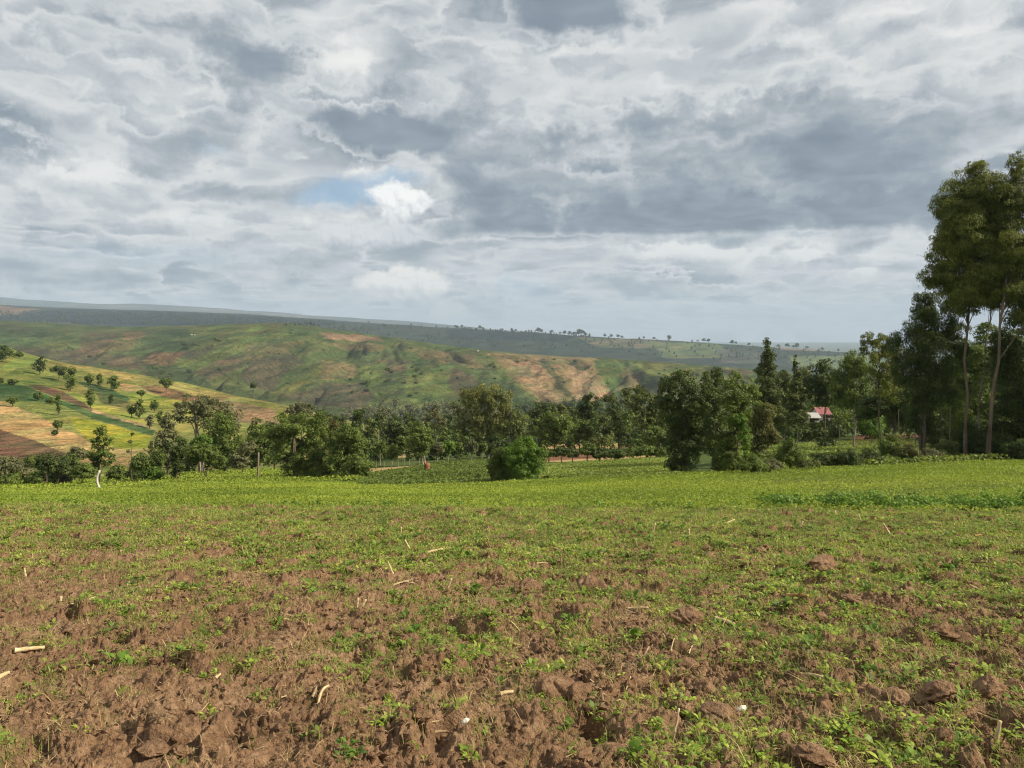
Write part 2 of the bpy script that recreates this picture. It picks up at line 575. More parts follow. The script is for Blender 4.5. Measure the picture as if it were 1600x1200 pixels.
# materials of the ground
m_soil, n, out = new_mat("ploughed_soil")
pos = n.new('ShaderNodeNewGeometry').outputs['Position']
a1 = n.noise(pos, 1.1, 4, 0.6); a2 = n.noise(pos, 9.0, 6, 0.65); a3 = n.noise(pos, 70.0, 3, 0.6)
c = n.ramp(n.m('ADD', n.m('MULTIPLY', a1, 0.45), n.m('MULTIPLY', a2, 0.55)),
           [(0.30, (0.140, 0.080, 0.045)), (0.5, (0.265, 0.160, 0.092)), (0.68, (0.41, 0.27, 0.165))])
c = n.mix(n.rng(a3, 0.60, 0.75, 0, 0.5), c, (0.33, 0.21, 0.11))
a4 = n.noise(pos, 28.0, 5, 0.7)
c = n.mix(1.0, c, n.mix(n.rng(a4, 0.35, 0.65), (0.74, 0.72, 0.70), (1.25, 1.24, 1.22)), 'MULTIPLY')
hh = n.m('ADD', n.m('ADD', n.m('MULTIPLY', a2, 0.8), n.m('MULTIPLY', a4, 0.9)), n.m('MULTIPLY', a3, 0.4))
principled(n, out, c, 0.95, 0.1, bump(n, hh, 1.0, 0.045))

m_field, n, out = new_mat("crop_soil")
pos = n.new('ShaderNodeNewGeometry').outputs['Position']
tn = n.new('ShaderNodeAttribute', attribute_name="tint").outputs['Color']
a1 = n.noise(pos, 0.35, 4, 0.6); a2 = n.noise(pos, 3.0, 5, 0.7)
c = n.mix(1.0, tn, n.mix(n.rng(a2, 0.3, 0.7), (0.55, 0.55, 0.55), (1.4, 1.4, 1.35)), 'MULTIPLY')
principled(n, out, c, 0.95, 0.1, bump(n, a2, 1.0, 0.15))

m_land, n, out = new_mat("farmed_land")
pos = n.new('ShaderNodeNewGeometry').outputs['Position']
tn = n.new('ShaderNodeAttribute', attribute_name="tint").outputs['Color']
a1 = n.noise(pos, 0.012, 6, 0.65); a2 = n.noise(pos, 0.09, 5, 0.7); a3 = n.noise(n.v('MULTIPLY', pos, (1, .35, 1)), 0.35, 3, 0.7)
c = n.mix(1.0, tn, n.mix(n.rng(a1, 0.3, 0.7), (0.72, 0.76, 0.74), (1.28, 1.22, 1.2)), 'MULTIPLY')
c = n.mix(1.0, c, n.mix(n.rng(a2, 0.3, 0.7), (0.68, 0.74, 0.70), (1.32, 1.26, 1.25)), 'MULTIPLY')
c = n.mix(1.0, c, n.mix(n.rng(a3, 0.35, 0.65), (0.80, 0.83, 0.80), (1.2, 1.17, 1.15)), 'MULTIPLY')
pz = n.v('ADD', n.v('MULTIPLY', pos, (0.010, 0.010, 0.085)), n.v('SCALE', n.noise(pos, 0.01, 3, 0.5, col=True), scale=0.9))
st = n.noise(pz, 1.0, 2, 0.6)
edge_ = n.m('ABSOLUTE', n.m('SUBTRACT', n.m('FRACT', n.m('MULTIPLY', st, 11.0)), 0.5))
ln = n.m('MULTIPLY', n.rng(edge_, 0.0, 0.09, 1.0, 0.0), n.rng(n.noise(pos, 0.02, 2, 0.5), 0.42, 0.58))
c = n.mix(n.m('MULTIPLY', ln, 0.5), c, (0.035, 0.05, 0.022))
sp = n.noise(pos, 0.16, 2, 0.8)
c = n.mix(n.rng(sp, 0.63, 0.72, 0.0, 0.5), c, (0.03, 0.045, 0.018))
hh = n.m('ADD', n.m('MULTIPLY', a1, 10.0), n.m('ADD', n.m('MULTIPLY', a2, 3.0), a3))
principled(n, out, c, 0.95, 0.05, bump(n, hh, 0.8, 1.6))

DARK = 0

# ploughed strip: fine displaced grid
NU, NY = (700, 420) if DARK else (1450, 860)
uu = np.linspace(-0.80, 0.80, NU)
tt = np.linspace(0, 1, NY)
yy = 1.9 * (20.5 / 1.9) ** tt
Yg, Ug = np.meshgrid(yy, uu, indexing='ij')
Xg = Ug * (Yg + 2.6)
Zg = gz(Xg, Yg) + soil_h(Xg, Yg) * np.clip((Yg - 1.5) / 1.0, 0.4, 1)
Zg -= np.clip(Yg - (y_plough(Xg) + 0.3), 0, 1) * 0.25
V = np.stack([Xg, Yg, Zg], -1).reshape(-1, 3)
idx = np.arange(NU * NY).reshape(NY, NU)
Q = np.stack([idx[:-1, :-1], idx[:-1, 1:], idx[1:, 1:], idx[1:, :-1]], -1).reshape(-1, 4)
tag(obj("ploughed_soil", fast_mesh("ploughed_soil", V, [Q], m_soil, True)), kind="structure")


def soil_z(x, y):
    return gz(x, y) + soil_h(x, y)


# everything behind it as one sheet: crop field, the fields beyond and the side of the valley
YG = lin(150, 160, 40)
COLS = {
    'crop': (0.085, 0.110, 0.020), 'dark': (0.045, 0.085, 0.020), 'yellow': (0.17, 0.20, 0.035), 'lime': (0.14, 0.20, 0.035),
    'brown': (0.19, 0.095, 0.055), 'tan': (0.36, 0.25, 0.11), 'grass': (0.13, 0.17, 0.035), 'wood': (0.07, 0.10, 0.025),
}
FIELDS = [
    ('yellow', [(845, 748), (1060, 745), (1060, 716), (850, 728)]),
    ('grass', [(850, 728), (1060, 716), (1060, 708), (850, 719)]),
    ('brown', [(840, 721), (990, 713), (985, 705), (830, 706)]),
    ('tan', [(840, 724), (1030, 713), (1030, 710.5), (840, 721)]),
    ('dark', [(560, 757), (780, 757), (780, 720), (700, 722), (640, 732), (560, 742)]),
    ('tan', [(570, 741), (650, 732), (650, 727), (570, 733)]),
    ('tan', [(620, 715), (650, 715), (650, 702), (620, 702)]),
    ('lime', [(360, 746), (460, 741), (460, 737), (340, 740)]),
    ('grass', [(255, 757), (440, 752), (440, 742), (255, 746)]),
    ('lime', [(1160, 735), (1620, 716), (1620, 692), (1400, 690), (1160, 702)]),
    ('brown', [(1320, 697), (1620, 697), (1620, 676), (1340, 679)]),
    ('grass', [(1160, 703), (1330, 700), (1330, 692), (1160, 694)]),
    ('tan', [(820, 702), (1000, 700), (1000, 690), (820, 692)]),
]
pxs = np.linspace(-700, 2300, 520)
ys = np.concatenate([np.geomspace(17.0, 260, 330), np.geomspace(260, 1500, 60)[1:]])
Yg, Pg = np.meshgrid(ys, pxs, indexing='ij')
Xg = (Pg - 800) / F * Yg
Zg = gz(Xg, Yg)
Zg += np.clip((Yg - 60) / 60, 0, 1) * 0.35 * fbm(Xg * 0.05, Yg * 0.05, 3, 9) + 0.04 * fbm(Xg * 0.3, Yg * 0.3, 3, 9)
Zg -= 0.035 + 0.22 * np.clip(1 - (Yg - 17.0) / 0.5, 0, 1)
R = HR - F * Zg / Yg
tint = np.empty(Yg.shape + (3,)); tint[:] = COLS['wood']
ye = np.interp(Pg, GPX, YE)
tint[Yg < ye * 1.02] = COLS['crop']
wp = Pg + 5 * fbm(Xg * .05, Yg * .05, 2, 77); wr = R + 0.8 * fbm(Xg * .06, Yg * .03, 2, 78)
beyond = (Yg >= ye * 0.93) & (Yg < 230)
for cn, poly in FIELDS:
    tint[in_poly(wp, wr, poly) & beyond] = COLS[cn]
V = np.stack([Xg, Yg, Zg], -1).reshape(-1, 3)
NYb, NXb = Yg.shape
idx = np.arange(NXb * NYb).reshape(NYb, NXb)
Q = np.stack([idx[:-1, :-1], idx[:-1, 1:], idx[1:, 1:], idx[1:, :-1]], -1).reshape(-1, 4)
tag(obj("ground", fast_mesh("ground", V, [Q], m_field, True, tint.reshape(-1, 3))), kind="structure")

# base land under everything, out to the horizon
gx = np.array([-22000, -9000, -3000, 3000, 9000, 22000.]); gy = np.array([600, 2500, 6000, 14000, 20500.])
A, Bm = np.meshgrid(gy, gx, indexing='ij')
V = np.stack([Bm, A, -260 + 0 * A], -1).reshape(-1, 3)
idx = np.arange(A.size).reshape(A.shape)
Q = np.stack([idx[:-1, :-1], idx[:-1, 1:], idx[1:, 1:], idx[1:, :-1]], -1).reshape(-1, 4)
tag(obj("terrain", fast_mesh("terrain", V, [Q], m_land, True, np.tile((0.08, 0.1, 0.04), (len(V), 1)))), kind="structure")


class Hill:
    """a landform lofted through level curves; each curve gives row and distance per photograph column"""
    def __init__(self, name, px, curves, ny, nx, relief, fields, base, wamp=(6, 2), wfreq=0.02, seed=0, soft=0.0, tone=(1, 1, 1), cell=(26, 5)):
        pxs = np.linspace(px[0], px[1], nx)
        rows = []; dist = []
        for cr in curves:
            cr = sorted(cr)
            rows.append(np.interp(pxs, [q[0] for q in cr], [q[1] for q in cr]))
            dist.append(np.interp(pxs, [q[0] for q in cr], [q[2] for q in cr]))
        # light smoothing across the columns
        ker = np.hanning(max(5, nx // 40) | 1); ker /= ker.sum()
        pad = len(ker) // 2
        sm = lambda a: np.convolve(np.pad(a, pad, mode='edge'), ker, 'valid')
        rows = np.array([sm(r) for r in rows]); dist = np.array([sm(r) for r in dist])
        H = (HR - rows) / F * dist
        k = len(curves)
        t = np.linspace(0, k - 1, ny)
        i = np.clip(t.astype(int), 0, k - 2); f = (t - i)[:, None]
        def cat(A):
            p0 = A[np.clip(i - 1, 0, k - 1)]; p1 = A[i]; p2 = A[i + 1]; p3 = A[np.clip(i + 2, 0, k - 1)]
            return 0.5 * ((2 * p1) + (-p0 + p2) * f + (2 * p0 - 5 * p1 + 4 * p2 - p3) * f * f + (-p0 + 3 * p1 - 3 * p2 + p3) * f ** 3)
        D = dist[i] + (dist[i + 1] - dist[i]) * f
        Z = 0.65 * cat(H) + 0.35 * (H[i] + (H[i + 1] - H[i]) * f)
        P = np.tile(pxs, (ny, 1))
        X = (P - 800) / F * D
        Z = Z + relief(X, D, P)
        R = HR - F * Z / D
        wp = P + wamp[0] * fbm(X * wfreq, D * wfreq, 3, seed + 5); wr = R + wamp[1] * fbm(X * wfreq, D * wfreq, 3, seed + 8)
        tint = np.empty(P.shape + (3,)); tint[:] = base
        for col, poly in fields:
            mk = in_poly(wp, wr, poly)
            tint[mk] = np.array(col) * (1 - soft * (0.3 if col[0] > 0.3 else 1)) + np.array(base) * soft * (0.3 if col[0] > 0.3 else 1)
        # small plots: every cell of an irregular mosaic differs a little in crop
        sk = (wp + wr * 1.5) / cell[0]
        _, cid = worley(sk, (wr + 0.10 * wp) / cell[1], seed + 3)
        cid2 = (cid * 7.13) % 1.0
        tint = tint * (0.78 + 0.44 * cid)[..., None] * (1 + (cid2 - 0.5)[..., None] * np.array([0.34, 0.02, 0.12])) * np.array(tone)
        self.P, self.R, self.D, self.Z, self.X = P, R, D, Z, X
        self.pxs = pxs
        V = np.stack([X, D, Z], -1).reshape(-1, 3)
        idx = np.arange(nx * ny).reshape(ny, nx)
        Q = np.stack([idx[:-1, :-1], idx[:-1, 1:], idx[1:, 1:], idx[1:, :-1]], -1).reshape(-1, 4)
        self.o = tag(obj(name, fast_mesh(name, V, [Q], m_land, True, tint.reshape(-1, 3))), kind="structure")

    def at(self, px, py):
        j = int(np.clip(np.searchsorted(self.pxs, px), 1, len(self.pxs) - 1))
        col = self.R[:, j]
        k = int(np.argmin(np.where(np.arange(len(col)) <= np.argmin(col), np.abs(col - py), 1e9)))
        D = self.D[k, j]
        return np.array([(px - 800) / F * D, D, self.Z[k, j]])


# ---- the hillside on the left across the stream
G1 = (0.24, 0.24, 0.06); G2 = (0.19, 0.22, 0.05); YEL = (0.30, 0.29, 0.03); DKG = (0.050, 0.105, 0.035)
TAN = (0.42, 0.29, 0.11); BRN = (0.150, 0.080, 0.050); LIME = (0.24, 0.27, 0.045); RBR = (0.24, 0.12, 0.06); OLV = (0.12, 0.13, 0.045)
left_fields = [
    (G2, [(-400, 500), (60, 555), (330, 612), (330, 640), (150, 600), (0, 600), (-400, 600)]),
    (G1, [(60, 556), (700, 690), (700, 720), (250, 660), (100, 600), (60, 580)]),
    ((0.33, 0.27, 0.08), [(60, 556), (150, 573), (330, 610), (430, 630), (330, 625), (200, 596), (110, 575)]),
    (DKG, [(-400, 590), (0, 600), (40, 603), (88, 623), (144, 642), (243, 672), (236, 681), (158, 658), (95, 633), (58, 627), (-400, 622)]),
    (BRN, [(42, 603), (63, 602), (98, 612), (123, 625), (145, 635), (150, 642), (144, 642), (88, 621)]),
    (LIME, [(109, 612), (128, 619), (145, 628), (210, 649), (228, 660), (236, 672), (214, 661), (149, 642)]),
    ((0.30, 0.22, 0.11), [(144, 639), (230, 664), (243, 670), (243, 672), (144, 643)]),
    (DKG, [(121, 597), (140, 598), (175, 609), (208, 623), (198, 628), (172, 618), (131, 604)]),
    (OLV, [(149, 612), (175, 618), (207, 630), (198, 639), (158, 628)]),
    (TAN, [(182, 605), (193, 598), (236, 607), (242, 614), (193, 612)]),
    (RBR, [(219, 604), (242, 602), (280, 611), (325, 625), (280, 627), (243, 615)]),
    (LIME, [(198, 614), (243, 617), (300, 630), (300, 645), (230, 640), (205, 626)]),
    ((0.30, 0.20, 0.10), [(340, 622), (430, 640), (440, 665), (360, 660), (330, 640)]),
    (G1, [(0, 627), (60, 628), (160, 659), (200, 672), (150, 690), (60, 655), (0, 640)]),
    (YEL, [(110, 652), (140, 655), (170, 663), (236, 682), (228, 700), (190, 702), (150, 696), (120, 672)]),
    (TAN, [(-400, 580), (0, 628), (30, 638), (60, 648), (90, 665), (120, 680), (150, 694), (200, 703), (260, 700), (260, 730), (110, 728), (100, 712), (60, 692), (0, 670), (-400, 610)]),
    (BRN, [(-400, 612), (0, 670), (60, 690), (106, 710), (104, 724), (0, 720), (-400, 700)]),
    ((0.20, 0.22, 0.05), [(-400, 700), (0, 719), (40, 722), (40, 730), (-400, 730)]),
]
left_relief = lambda X, D, P: 1.8 * fbm(X * .012, D * .012, 3, 5) * np.clip((D - 150) / 80, 0, 1)
HL = Hill("hillside", (-600, 760), [
    [(-600, 752, 118), (760, 752, 130)],
    [(-600, 728, 150), (0, 728, 150), (240, 730, 150), (420, 722, 160), (600, 722, 170), (760, 735, 180)],
    [(-600, 640, 230), (0, 650, 230), (240, 680, 230), (420, 690, 260), (600, 705, 270), (760, 725, 270)],
    [(-600, 560, 350), (0, 595, 340), (150, 620, 340), (300, 645, 350), (420, 655, 360), (600, 685, 370), (760, 715, 380)],
    [(-600, 440, 520), (-200, 500, 520), (0, 542, 500), (50, 556, 500), (100, 567, 500), (200, 583, 490), (270, 596, 480), (350, 612, 470), (430, 629, 460), (500, 646, 450), (560, 660, 450), (620, 680, 450), (760, 712, 460)],
    [(-600, 450, 620), (-200, 510, 620), (0, 560, 600), (150, 595, 600), (300, 625, 580), (430, 655, 560), (620, 705, 560), (760, 735, 560)],
    [(-600, 640, 760), (760, 760, 760)],
], 420, 620, left_relief, left_fields, G1, (2.5, 1.2), 0.03, 1, 0.12, (0.78, 0.77, 0.9), (60, 9))

# ---- the long middle hill
g0 = (0.115, 0.155, 0.048); gb = (0.15, 0.21, 0.05); gd = (0.075, 0.115, 0.045); br = (0.15, 0.10, 0.068); pb = (0.115, 0.082, 0.066)
tn_ = (0.36, 0.26, 0.125); tn2 = (0.25, 0.20, 0.09); yg = (0.21, 0.24, 0.055)
mid_fields = [
    (gd, [(-100, 500), (90, 515), (75, 545), (30, 545), (-100, 540)]),
    (pb, [(-100, 540), (30, 545), (110, 545), (160, 560), (150, 572), (60, 560), (-100, 560)]),
    (g0, [(75, 515), (130, 516), (115, 540), (60, 545)]),
    (br, [(130, 520), (190, 520), (165, 545), (150, 562), (118, 552)]),
    ((0.26, 0.17, 0.09), [(195, 519), (240, 518), (225, 530), (190, 532)]),
    (tn2, [(170, 533), (215, 533), (200, 550), (160, 552)]),
    (br, [(160, 552), (225, 558), (230, 585), (180, 575), (150, 565)]),
    (gd, [(230, 515), (300, 515), (290, 545), (215, 548)]),
    ((0.235, 0.115, 0.075), [(240, 548), (286, 550), (270, 573), (222, 570)]),
    (gb, [(278, 560), (312, 562), (305, 575), (270, 573)]),
    (pb, [(286, 550), (325, 540), (330, 555), (300, 562), (284, 558)]),
    (gd, [(215, 572), (330, 576), (330, 610), (240, 590)]),
    (yg, [(300, 512), (440, 506), (450, 515), (350, 522), (290, 520)]),
    (gb, [(320, 555), (380, 525), (450, 516), (460, 524), (390, 540), (350, 570), (300, 590)]),
    (br, [(300, 580), (350, 560), (380, 552), (380, 575), (330, 595)]),
    (tn2, [(385, 540), (435, 535), (470, 530), (450, 550), (410, 560), (380, 560)]),
    (pb, [(385, 565), (450, 550), (475, 565), (440, 590), (425, 612), (380, 600)]),
    (yg, [(425, 612), (470, 590), (510, 565), (525, 566), (490, 595), (440, 618)]),
    (tn2, [(500, 565), (560, 570), (555, 590), (500, 595)]),
    (pb, [(440, 618), (520, 598), (570, 600), (590, 618), (560, 640), (480, 630)]),
    (gd, [(560, 540), (610, 545), (620, 600), (570, 605), (555, 580)]),
    ((0.33, 0.22, 0.12), [(500, 520), (545, 522), (597, 528), (598, 534), (540, 532), (505, 527)]),
    (tn2, [(520, 535), (600, 538), (595, 550), (530, 548)]),
    (br, [(590, 560), (640, 565), (640, 580), (600, 585)]),
    (gb, [(560, 575), (600, 565), (605, 600), (570, 605)]),
    (gb, [(640, 570), (700, 575), (710, 610), (650, 640), (630, 600)]),
    (tn2, [(650, 545), (740, 555), (760, 575), (700, 568), (655, 560)]),
    (br, [(700, 575), (735, 585), (750, 600), (735, 625), (705, 610)]),
    (gd, [(745, 590), (800, 600), (850, 650), (760, 640)]),
    (yg, [(750, 550), (770, 552), (800, 585), (860, 625), (850, 632), (790, 592)]),
    ((0.31, 0.25, 0.105), [(765, 551), (850, 554), (935, 560), (940, 580), (958, 622), (900, 632), (850, 636), (815, 605), (785, 575)]),
    ((0.43, 0.31, 0.15), [(800, 565), (840, 560), (858, 590), (850, 600), (880, 625), (850, 628), (820, 600)]),
    ((0.44, 0.33, 0.17), [(885, 575), (905, 570), (940, 600), (955, 620), (900, 630), (890, 605)]),
    ((0.14, 0.12, 0.06), [(842, 562), (856, 562), (880, 595), (893, 618), (887, 622), (868, 600)]),
    ((0.13, 0.13, 0.055), [(890, 566), (902, 566), (915, 580), (908, 584)]),
    (gb, [(925, 562), (985, 566), (975, 590), (960, 605), (945, 600)]),
    (tn2, [(975, 575), (1000, 582), (1000, 605), (960, 612), (965, 600)]),
    (yg, [(985, 566), (1080, 571), (1180, 580), (1180, 600), (1050, 595), (1000, 580)]),
    (g0, [(1000, 585), (1100, 600), (1100, 640), (990, 640)]),
    ((0.22, 0.14, 0.09), [(1135, 575), (1170, 578), (1175, 592), (1140, 590)]),
    (gb, [(1180, 600), (1400, 615), (1400, 640), (1180, 630)]),
]
def mid_relief(X, D, P):
    k = np.clip((D - 860) / 250, 0, 1) * np.clip((1900 - D) / 350, 0, 1)
    w = X + 60 * perlin(X * .004, D * .003, 3)
    r = fbm(w * 0.011, D * 0.0016, 4, 21)
    return k * (18 * (r - np.abs(r) * 0.6)) + k * 4 * fbm(X * .02, D * .008, 3, 23)
HM = Hill("middle_hill", (-700, 2300), [
    [(-700, 800, 800), (2300, 800, 800)],
    [(-700, 690, 880), (0, 650, 900), (300, 655, 900), (500, 668, 900), (830, 672, 900), (1000, 668, 900), (1200, 650, 950), (2300, 660, 1000)],
    [(-700, 590, 1150), (0, 565, 1150), (100, 570, 1150), (300, 600, 1120), (450, 615, 1080), (700, 625, 1080), (850, 630, 1080), (1000, 618, 1100), (1200, 612, 1200), (2300, 640, 1200)],
    [(-700, 540, 1550), (0, 535, 1550), (200, 540, 1500), (450, 545, 1450), (700, 575, 1400), (850, 582, 1400), (1000, 585, 1450), (1200, 592, 1500), (2300, 625, 1500)],
    [(-700, 495, 2100), (0, 505, 2100), (100, 512, 2050), (200, 516, 2000), (300, 513, 1950), (350, 510, 1900), (450, 508, 1850), (520, 517, 1820), (600, 527, 1800), (700, 541, 1780), (800, 552, 1760), (900, 557, 1780), (1000, 563, 1800), (1100, 570, 1830), (1200, 578, 1850), (1300, 590, 1900), (1600, 606, 1900), (2300, 620, 1900)],
    [(-700, 500, 2500), (0, 510, 2500), (200, 520, 2400), (450, 516, 2250), (600, 538, 2200), (800, 564, 2200), (1000, 575, 2200), (1200, 590, 2300), (2300, 630, 2300)],
    [(-700, 620, 3100), (2300, 660, 2900)],
], 520, 1100, mid_relief, mid_fields, g0, (7, 2.6), 0.011, 2, 0.45, (0.56, 0.52, 0.60))

# ---- wooded plateau behind it
fd = (0.022, 0.034, 0.030); fg = (0.045, 0.062, 0.036)  # forest tones, darkened further: cloud shade over the plateau is put into the colour
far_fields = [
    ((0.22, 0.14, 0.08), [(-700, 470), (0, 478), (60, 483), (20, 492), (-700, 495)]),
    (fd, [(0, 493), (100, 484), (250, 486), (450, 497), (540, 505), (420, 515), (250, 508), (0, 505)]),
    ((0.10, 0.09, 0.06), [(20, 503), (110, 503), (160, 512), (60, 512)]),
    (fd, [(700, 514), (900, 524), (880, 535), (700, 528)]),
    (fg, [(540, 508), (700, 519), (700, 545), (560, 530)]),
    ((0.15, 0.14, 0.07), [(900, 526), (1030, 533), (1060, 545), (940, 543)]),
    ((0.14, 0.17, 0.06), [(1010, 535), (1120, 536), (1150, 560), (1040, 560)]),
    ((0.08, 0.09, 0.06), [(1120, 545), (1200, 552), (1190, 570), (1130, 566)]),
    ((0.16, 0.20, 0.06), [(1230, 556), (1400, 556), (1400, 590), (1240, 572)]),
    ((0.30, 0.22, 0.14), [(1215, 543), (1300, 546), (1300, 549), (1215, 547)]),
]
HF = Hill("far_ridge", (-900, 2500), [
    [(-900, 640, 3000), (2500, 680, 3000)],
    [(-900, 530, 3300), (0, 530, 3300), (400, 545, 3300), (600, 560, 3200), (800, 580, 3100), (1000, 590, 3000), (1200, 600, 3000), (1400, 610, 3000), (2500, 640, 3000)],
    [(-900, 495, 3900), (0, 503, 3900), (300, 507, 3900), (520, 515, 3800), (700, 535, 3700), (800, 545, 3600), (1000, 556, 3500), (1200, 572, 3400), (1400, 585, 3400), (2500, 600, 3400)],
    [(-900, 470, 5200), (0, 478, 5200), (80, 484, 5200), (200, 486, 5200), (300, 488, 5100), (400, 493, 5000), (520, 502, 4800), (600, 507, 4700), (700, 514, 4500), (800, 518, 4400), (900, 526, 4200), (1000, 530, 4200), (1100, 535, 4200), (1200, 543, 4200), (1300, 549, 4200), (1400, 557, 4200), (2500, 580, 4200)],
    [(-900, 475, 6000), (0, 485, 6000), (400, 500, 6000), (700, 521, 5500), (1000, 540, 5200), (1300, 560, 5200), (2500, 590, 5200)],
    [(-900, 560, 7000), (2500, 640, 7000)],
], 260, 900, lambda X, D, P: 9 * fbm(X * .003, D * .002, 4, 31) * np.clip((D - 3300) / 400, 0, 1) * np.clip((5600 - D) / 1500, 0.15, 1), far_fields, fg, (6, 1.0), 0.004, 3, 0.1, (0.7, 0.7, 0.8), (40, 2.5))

# ---- the farthest, hazy upland
HZ = Hill("upland", (-900, 2500), [
    [(-900, 520, 8000), (2500, 640, 8000)],
    [(-900, 470, 10500), (0, 482, 10500), (300, 491, 10500), (600, 508, 10500), (900, 532, 10500), (1200, 548, 10500), (2500, 590, 10500)],
    [(-900, 452, 14000), (0, 464, 14000), (40, 468, 14000), (100, 472, 14000), (150, 476, 14000), (200, 474, 14000), (300, 480, 13500), (400, 487, 13500), (500, 495, 13000), (600, 500, 13000), (700, 509, 13000), (800, 517, 13000), (900, 525, 13000), (1000, 533, 13000), (1200, 548, 13000), (2500, 580, 13000)],
    [(-900, 470, 17000), (0, 485, 17000), (1200, 570, 17000), (2500, 600, 17000)],
], 120, 700, lambda X, D, P: 30 * fbm(X * .0009, D * .0009, 4, 41) * np.clip((D - 8500) / 2500, 0, 0.5),
    [((0.09, 0.09, 0.07), [(60, 474), (330, 482), (600, 502), (600, 504), (330, 486), (60, 477)]),
     ((0.08, 0.085, 0.07), [(0, 468), (100, 475), (100, 477), (0, 471)]),
     ((0.09, 0.09, 0.07), [(180, 484), (420, 492), (500, 499), (420, 496), (180, 488)])],
    (0.05, 0.065, 0.05), (10, 0.7), 0.002, 4)

# ---- haze: one closed box of thin air around everything
m_haze = bpy.data.materials.new("haze")
m_haze.use_nodes = True
nt = m_haze.node_tree
for q in list(nt.nodes): nt.nodes.remove(q)
ho = nt.nodes.new('ShaderNodeOutputMaterial')
hv = nt.nodes.new('ShaderNodeVolumePrincipled')
hv.inputs['Color'].default_value = (0.62, 0.77, 0.95, 1)
hv.inputs['Density'].default_value = 6.4e-5
hv.inputs['Anisotropy'].default_value = 0.0
nt.links.new(hv.outputs[0], ho.inputs['Volume'])
hx, hy0, hy1, hz0, hz1 = 22500, -400, 20600, -261, 720
V = np.array([(-hx, hy0, hz0), (hx, hy0, hz0), (hx, hy1, hz0), (-hx, hy1, hz0), (-hx, hy0, hz1), (hx, hy0, hz1), (hx, hy1, hz1), (-hx, hy1, hz1)], float)
Q = [(0, 3, 2, 1), (4, 5, 6, 7), (0, 1, 5, 4), (1, 2, 6, 5), (2, 3, 7, 6), (3, 0, 4, 7)]
if True:
    tag(obj("haze", fast_mesh("haze", V, [Q], m_haze)), kind="stuff")


# ------------------------------------------------------------------ vegetation builders
def leaves(C, Nrm, L, Wd, rs, axis=None, droop=0.0):
    """one rhombic leaf per centre: C (n,3), normals (n,3), lengths, widths -> V, Q"""
    n = len(C)
    if axis is None:
        axis = rs.randn(n, 3)
    axis = axis - Nrm * (axis * Nrm).sum(1, keepdims=True)
    axis /= np.linalg.norm(axis, axis=1, keepdims=True) + 1e-9
    side = np.cross(Nrm, axis)
    L = np.asarray(L).reshape(-1, 1); Wd = np.asarray(Wd).reshape(-1, 1)
    a = C - axis * L * .5; b = C + side * Wd * .5 + Nrm * L * .06; c = C + axis * L * .5; d = C - side * Wd * .5 + Nrm * L * .06
    V = np.stack([a, b, c, d], 1).reshape(-1, 3)
    Q = np.arange(4 * n).reshape(n, 4)
    return V, Q


def unit(v):
    return v / (np.linalg.norm(v, axis=-1, keepdims=True) + 1e-9)


def crown(blobs, leaf, dens, rs, aspect=0.5, droop=0.0, clump=0.36, spread=1.0, per=None, fill=0.25):
    """blobs: list (x,y,z,rx,ry,rz) in metres. leaf-sized faces in sub-clumps on and inside every blob"""
    Vs = []; Qs = []; off = 0
    for (bx, by, bz, rx, ry, rz) in blobs:
        R = (rx * ry * rz) ** (1 / 3)
        ns = max(7, int(30 * spread))
        d = unit(rs.randn(ns, 3))
        rad = rs.uniform(0.25, 1.12, ns) ** 0.7
        sc = d * rad[:, None] * np.array([rx, ry, rz]) * (1 - clump * 0.30)
        sr = R * clump * rs.uniform(0.6, 1.25, ns)
        # inner fill so that the crown has a body
        area = 4 * np.pi * sr ** 2
        nl = np.maximum(6, (area / (leaf * leaf * aspect) * 0.75 * dens)).astype(int)
        pick = np.repeat(np.arange(ns), nl)
        m = len(pick)
        dl = unit(rs.randn(m, 3))
        dl[:, 2] = np.where((dl[:, 2] < -0.2) & (rs.rand(m) < 0.55), -dl[:, 2], dl[:, 2])
        rr = rs.uniform(0.35, 1.0, m) ** 0.6
        C = sc[pick] + dl * (rr * sr[pick])[:, None] * np.array([1, 1, 0.8])
        C += np.array([bx, by, bz])
        if droop:
            C[:, 2] -= droop * np.abs(rs.randn(m)) * sr[pick]
        out = unit(unit(C - np.array([bx, by, bz - 0.3 * rz])) * 0.6 + dl * 0.8 + rs.randn(m, 3) * 0.55 + np.array([0, 0, 0.25]))
        ax = None
        if droop:
            ax = rs.randn(m, 3) * 0.45 + np.array([0, 0, -1.0])
        l = leaf * rs.uniform(0.6, 1.35, m)
        V, Q = leaves(C, out, l, l * aspect * rs.uniform(0.7, 1.2, m), rs, ax)
        Vs.append(V); Qs.append(Q + off); off += len(V)
    return np.concatenate(Vs), np.concatenate(Qs)


def tube(path, radii, sides=7):
    path = np.asarray(path, float); n = len(path)
    V = []
    tan = np.gradient(path, axis=0); tan = unit(tan)
    ref = np.array([0.3, 1.0, 0.1]) if abs(tan[0][1]) < 0.9 else np.array([1.0, 0, 0])
    for i in range(n):
        u = unit(np.cross(tan[i], ref)); w = np.cross(tan[i], u)
        a = np.linspace(0, 2 * np.pi, sides, endpoint=False)
        V.append(path[i] + radii[i] * (np.cos(a)[:, None] * u + np.sin(a)[:, None] * w))
    V = np.concatenate(V)
    Q = []
    for i in range(n - 1):
        for k in range(sides):
            Q.append((i * sides + k, i * sides + (k + 1) % sides, (i + 1) * sides + (k + 1) % sides, (i + 1) * sides + k))
    V = np.vstack([V, path[-1:]])
    T = [((n - 1) * sides + k, (n - 1) * sides + (k + 1) % sides, n * sides) for k in range(sides)]
    return V, np.array(Q), np.array(T)


